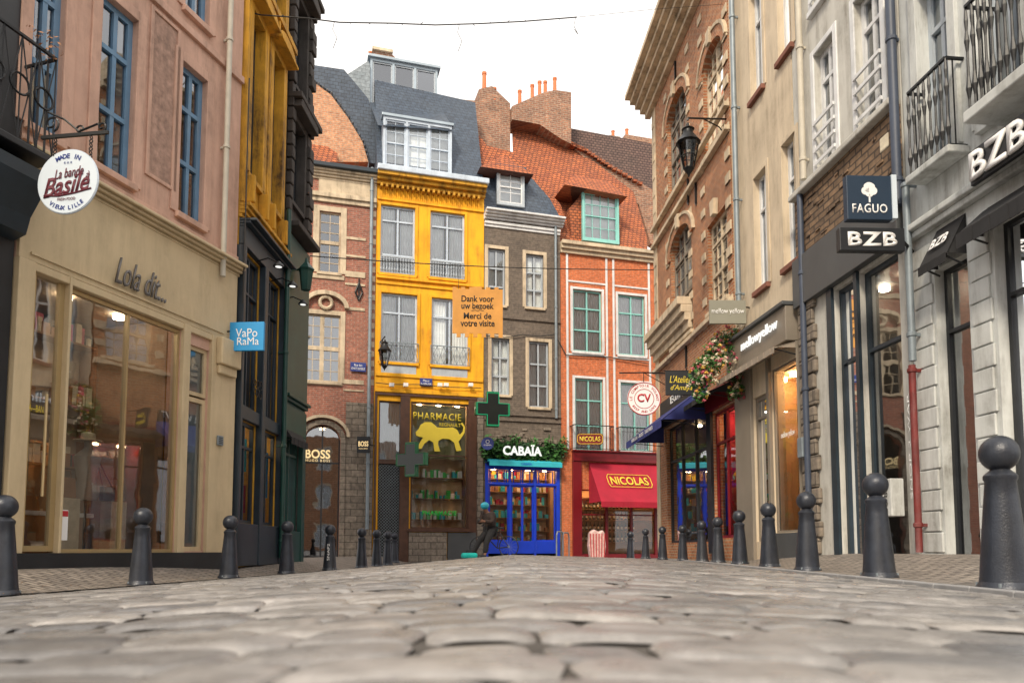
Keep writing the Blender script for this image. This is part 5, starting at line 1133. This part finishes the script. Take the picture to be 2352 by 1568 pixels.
def skin(name,verts,edges,rad,mat,par,sub=2):
    me=bpy.data.meshes.new(name); me.from_pydata(verts,edges,[])
    bm=bmesh.new(); bm.from_mesh(me); lay=bm.verts.layers.skin.verify()
    bm.verts.ensure_lookup_table()
    for i,r_ in enumerate(rad): bm.verts[i][lay].radius=(r_,r_); bm.verts[i][lay].use_root=(i==0)
    bm.to_mesh(me); bm.free(); me.materials.append(mat)
    o=bpy.data.objects.new(name,me); C.objects.link(o); sk=o.modifiers.new('skin','SKIN'); sk.use_smooth_shade=True
    s_=o.modifiers.new('sub','SUBSURF'); s_.levels=sub; s_.render_levels=sub
    if par:o.parent=par
    return o
# half-sitting on the bicycle: hips back and low, legs stretched forward, torso bent over the phone
hx,hy=P(1121,1270,22.95).xy; hz=gz(hx,hy)+.02
t=thing('person','person in dark jacket and teal helmet leaning on a bicycle, looking down at a phone','person',(hx,hy,hz),math.radians(-40)); t.scale=(1.,1.,1.)
hip=(.02,.12,.86)
bv=[hip,(.01,.08,1.06),(.0,-.0,1.27),(-.0,-.07,1.4),(-.0,-.14,1.5),(.0,-.17,1.6),
 (.19,-.02,1.34),(.25,-.1,1.08),(.1,-.34,1.12),(-.19,-.02,1.34),(-.25,-.1,1.08),(-.08,-.35,1.11),
 (.11,.08,.84),(.14,-.22,.5),(.15,-.3,.09),(.15,-.47,.05),(-.09,.08,.84),(-.13,-.28,.5),(-.17,-.52,.09),(-.18,-.7,.05)]
be=[(0,1),(1,2),(2,3),(3,4),(4,5),(2,6),(6,7),(7,8),(2,9),(9,10),(10,11),(0,12),(12,13),(13,14),(14,15),(0,16),(16,17),(17,18),(18,19)]
br=[.14,.13,.14,.06,.085,.08,.06,.045,.03,.06,.045,.03,.09,.06,.045,.035,.09,.06,.045,.035]
for sx,hb in ((1,8),(-1,11)):
    p=Vector(bv[hb])
    for i in range(5):
        a=p+Vector((-sx*(.02+.012*i),-.03,.03-.022*i if i<4 else 0)); c_=a+Vector((-sx*.03,-.03,.01)); 
        if i==4: a=p+Vector((-sx*.005,-.03,.045)); c_=a+Vector((-sx*.02,-.02,.02))
        bv+= [tuple(a),tuple(c_)]; n_=len(bv); be+=[(hb,n_-2),(n_-2,n_-1)]; br+=[.011,.008]
body=skin('body',bv,be,br,m_skin,t)
skin('jacket',[(.02,.12,.84),(.01,.08,1.06),(0,.0,1.28),(0,-.06,1.38),(.19,-.02,1.35),(.25,-.1,1.08),(.13,-.3,1.12),(-.19,-.02,1.35),(-.25,-.1,1.08),(-.11,-.31,1.11)],[(0,1),(1,2),(2,3),(2,4),(4,5),(5,6),(2,7),(7,8),(8,9)],[.185,.185,.195,.09,.1,.08,.055,.1,.08,.055],m_cloth1,body)
skin('trousers',[(.02,.12,.84),(.11,.06,.82),(.14,-.22,.5),(.15,-.3,.13),(-.08,.06,.82),(-.13,-.28,.5),(-.17,-.51,.13)],[(0,1),(1,2),(2,3),(0,4),(4,5),(5,6)],[.165,.13,.1,.075,.13,.1,.075],m_cloth2,body)
MB().ball((.15,-.38,.05),.055,.14,.055).build('shoe',m_blackp,body,True); MB().ball((-.175,-.61,.05),.055,.14,.055).build('shoe',m_blackp,body,True)
MB().ball((0,-.155,1.6),.125,.15,.12,18,10).build('helmet',m_helm,body,True)
ph=thing('phone','black phone held in both hands by the helmeted rider','phone',t.matrix_basis@Vector((0,-.42,1.14)),math.radians(-40)); MB().box(-.04,.04,-.01,.0,-.07,.07).build('case',m_black,ph,bevel=.005); ph.rotation_euler.x=math.radians(-40)
bx,by=P(1078,1262,21.8).xy
t=thing('delivery_bag','teal delivery bag lying on the ground by the rider','bag',(bx,by,gz(bx,by)+.02),.3)
MB().box(-.22,.22,-.18,.18,0,.16).build('bag_body',m_tealbag,t,bevel=.06); MB().tube([(-.1,0,.14),(-.08,0,.22),(.08,0,.22),(.1,0,.14)],.012).build('strap',m_black,t)
bx,by=P(1370,1272,24.).xy
t=thing('shopping_bag','red and white striped tall bag standing before the wine red shop','bag',(bx,by,gz(bx,by)+.02),.1)
m=MB();m.prism([(-.22,0),(.24,0),(.29,.4),(.26,.8),(.18,.93),(.05,.85),(-.1,.95),(-.24,.84),(-.28,.4)],-.16,.16);m.build('bag_body',m_bagp,t,bevel=.05)
m=MB()
for k_ in range(6): x0=-.22+.085*k_; m.solid([(x0,-.172,.05),(x0+.025,-.172,.05),(x0*1.12+.03,-.172,.8),(x0*1.12,-.172,.8)],[(x0,-.161,.05),(x0+.025,-.161,.05),(x0*1.12+.03,-.161,.8),(x0*1.12,-.161,.8)])
m.build('red_stripe',m_txtred,t)
for i,(px_,d_) in enumerate(((1286,24.2),(1300,24.8))):
    x_,y_=P(px_,1270,d_).xy; t=thing('bike_rack_hoop',['steel bike hoop nearest the blue shop','steel bike hoop between the blue shop and wine red shop'][i],'bike rack',(x_,y_,gz(x_,y_)),1.2,'steel hoops before the shops')
    MB().tube([(-.35,0,0),(-.35,0,.75),(-.25,0,.88),(.25,0,.88),(.35,0,.75),(.35,0,0)],.025,8).build('hoop',m_pipe,t,True)
# ---------------------------------------------------------------- light, world, camera
W=bpy.data.worlds.new('World'); bpy.context.scene.world=W; W.use_nodes=True; n=W.node_tree; bg=n.nodes['Background']
sk=n.nodes.new('ShaderNodeTexSky'); sk.sky_type='NISHITA'; sk.sun_disc=False; EL=math.radians(40); RO=math.radians(200)
sk.sun_elevation=EL; sk.sun_rotation=RO; sk.dust_density=4; sk.air_density=1.2
mx=n.nodes.new('ShaderNodeMix'); mx.data_type='RGBA'; mx.inputs[0].default_value=.8; mx.inputs[7].default_value=(11.8,11.2,10.5,1)
n.links.new(sk.outputs[0],mx.inputs[6]); n.links.new(mx.outputs[2],bg.inputs[0]); bg.inputs[1].default_value=.15
sun=bpy.data.lights.new('sun','SUN'); sun.energy=3.4; sun.angle=math.radians(10); sun.color=(1,.87,.68)
so=bpy.data.objects.new('sun',sun); C.objects.link(so)
dv=Vector((math.sin(RO)*math.cos(EL),math.cos(RO)*math.cos(EL),math.sin(EL))); so.rotation_euler=dv.to_track_quat('Z','Y').to_euler(); so.location=(0,-5,30)
cam=bpy.data.cameras.new('camera'); co=bpy.data.objects.new('camera',cam); C.objects.link(co)
co.location=(0,0,CAMZ); co.rotation_euler=(PI/2+TH,0,0); cam.sensor_width=36; cam.lens=F/2352*36; cam.shift_y=(CY-784)/2352
cam.clip_start=.05; cam.clip_end=500; cam.dof.use_dof=True; cam.dof.focus_distance=14; cam.dof.aperture_fstop=2.8
bpy.context.scene.camera=co
vs=bpy.context.scene.view_settings; vs.view_transform='Standard'; vs.look='None'; vs.exposure=0
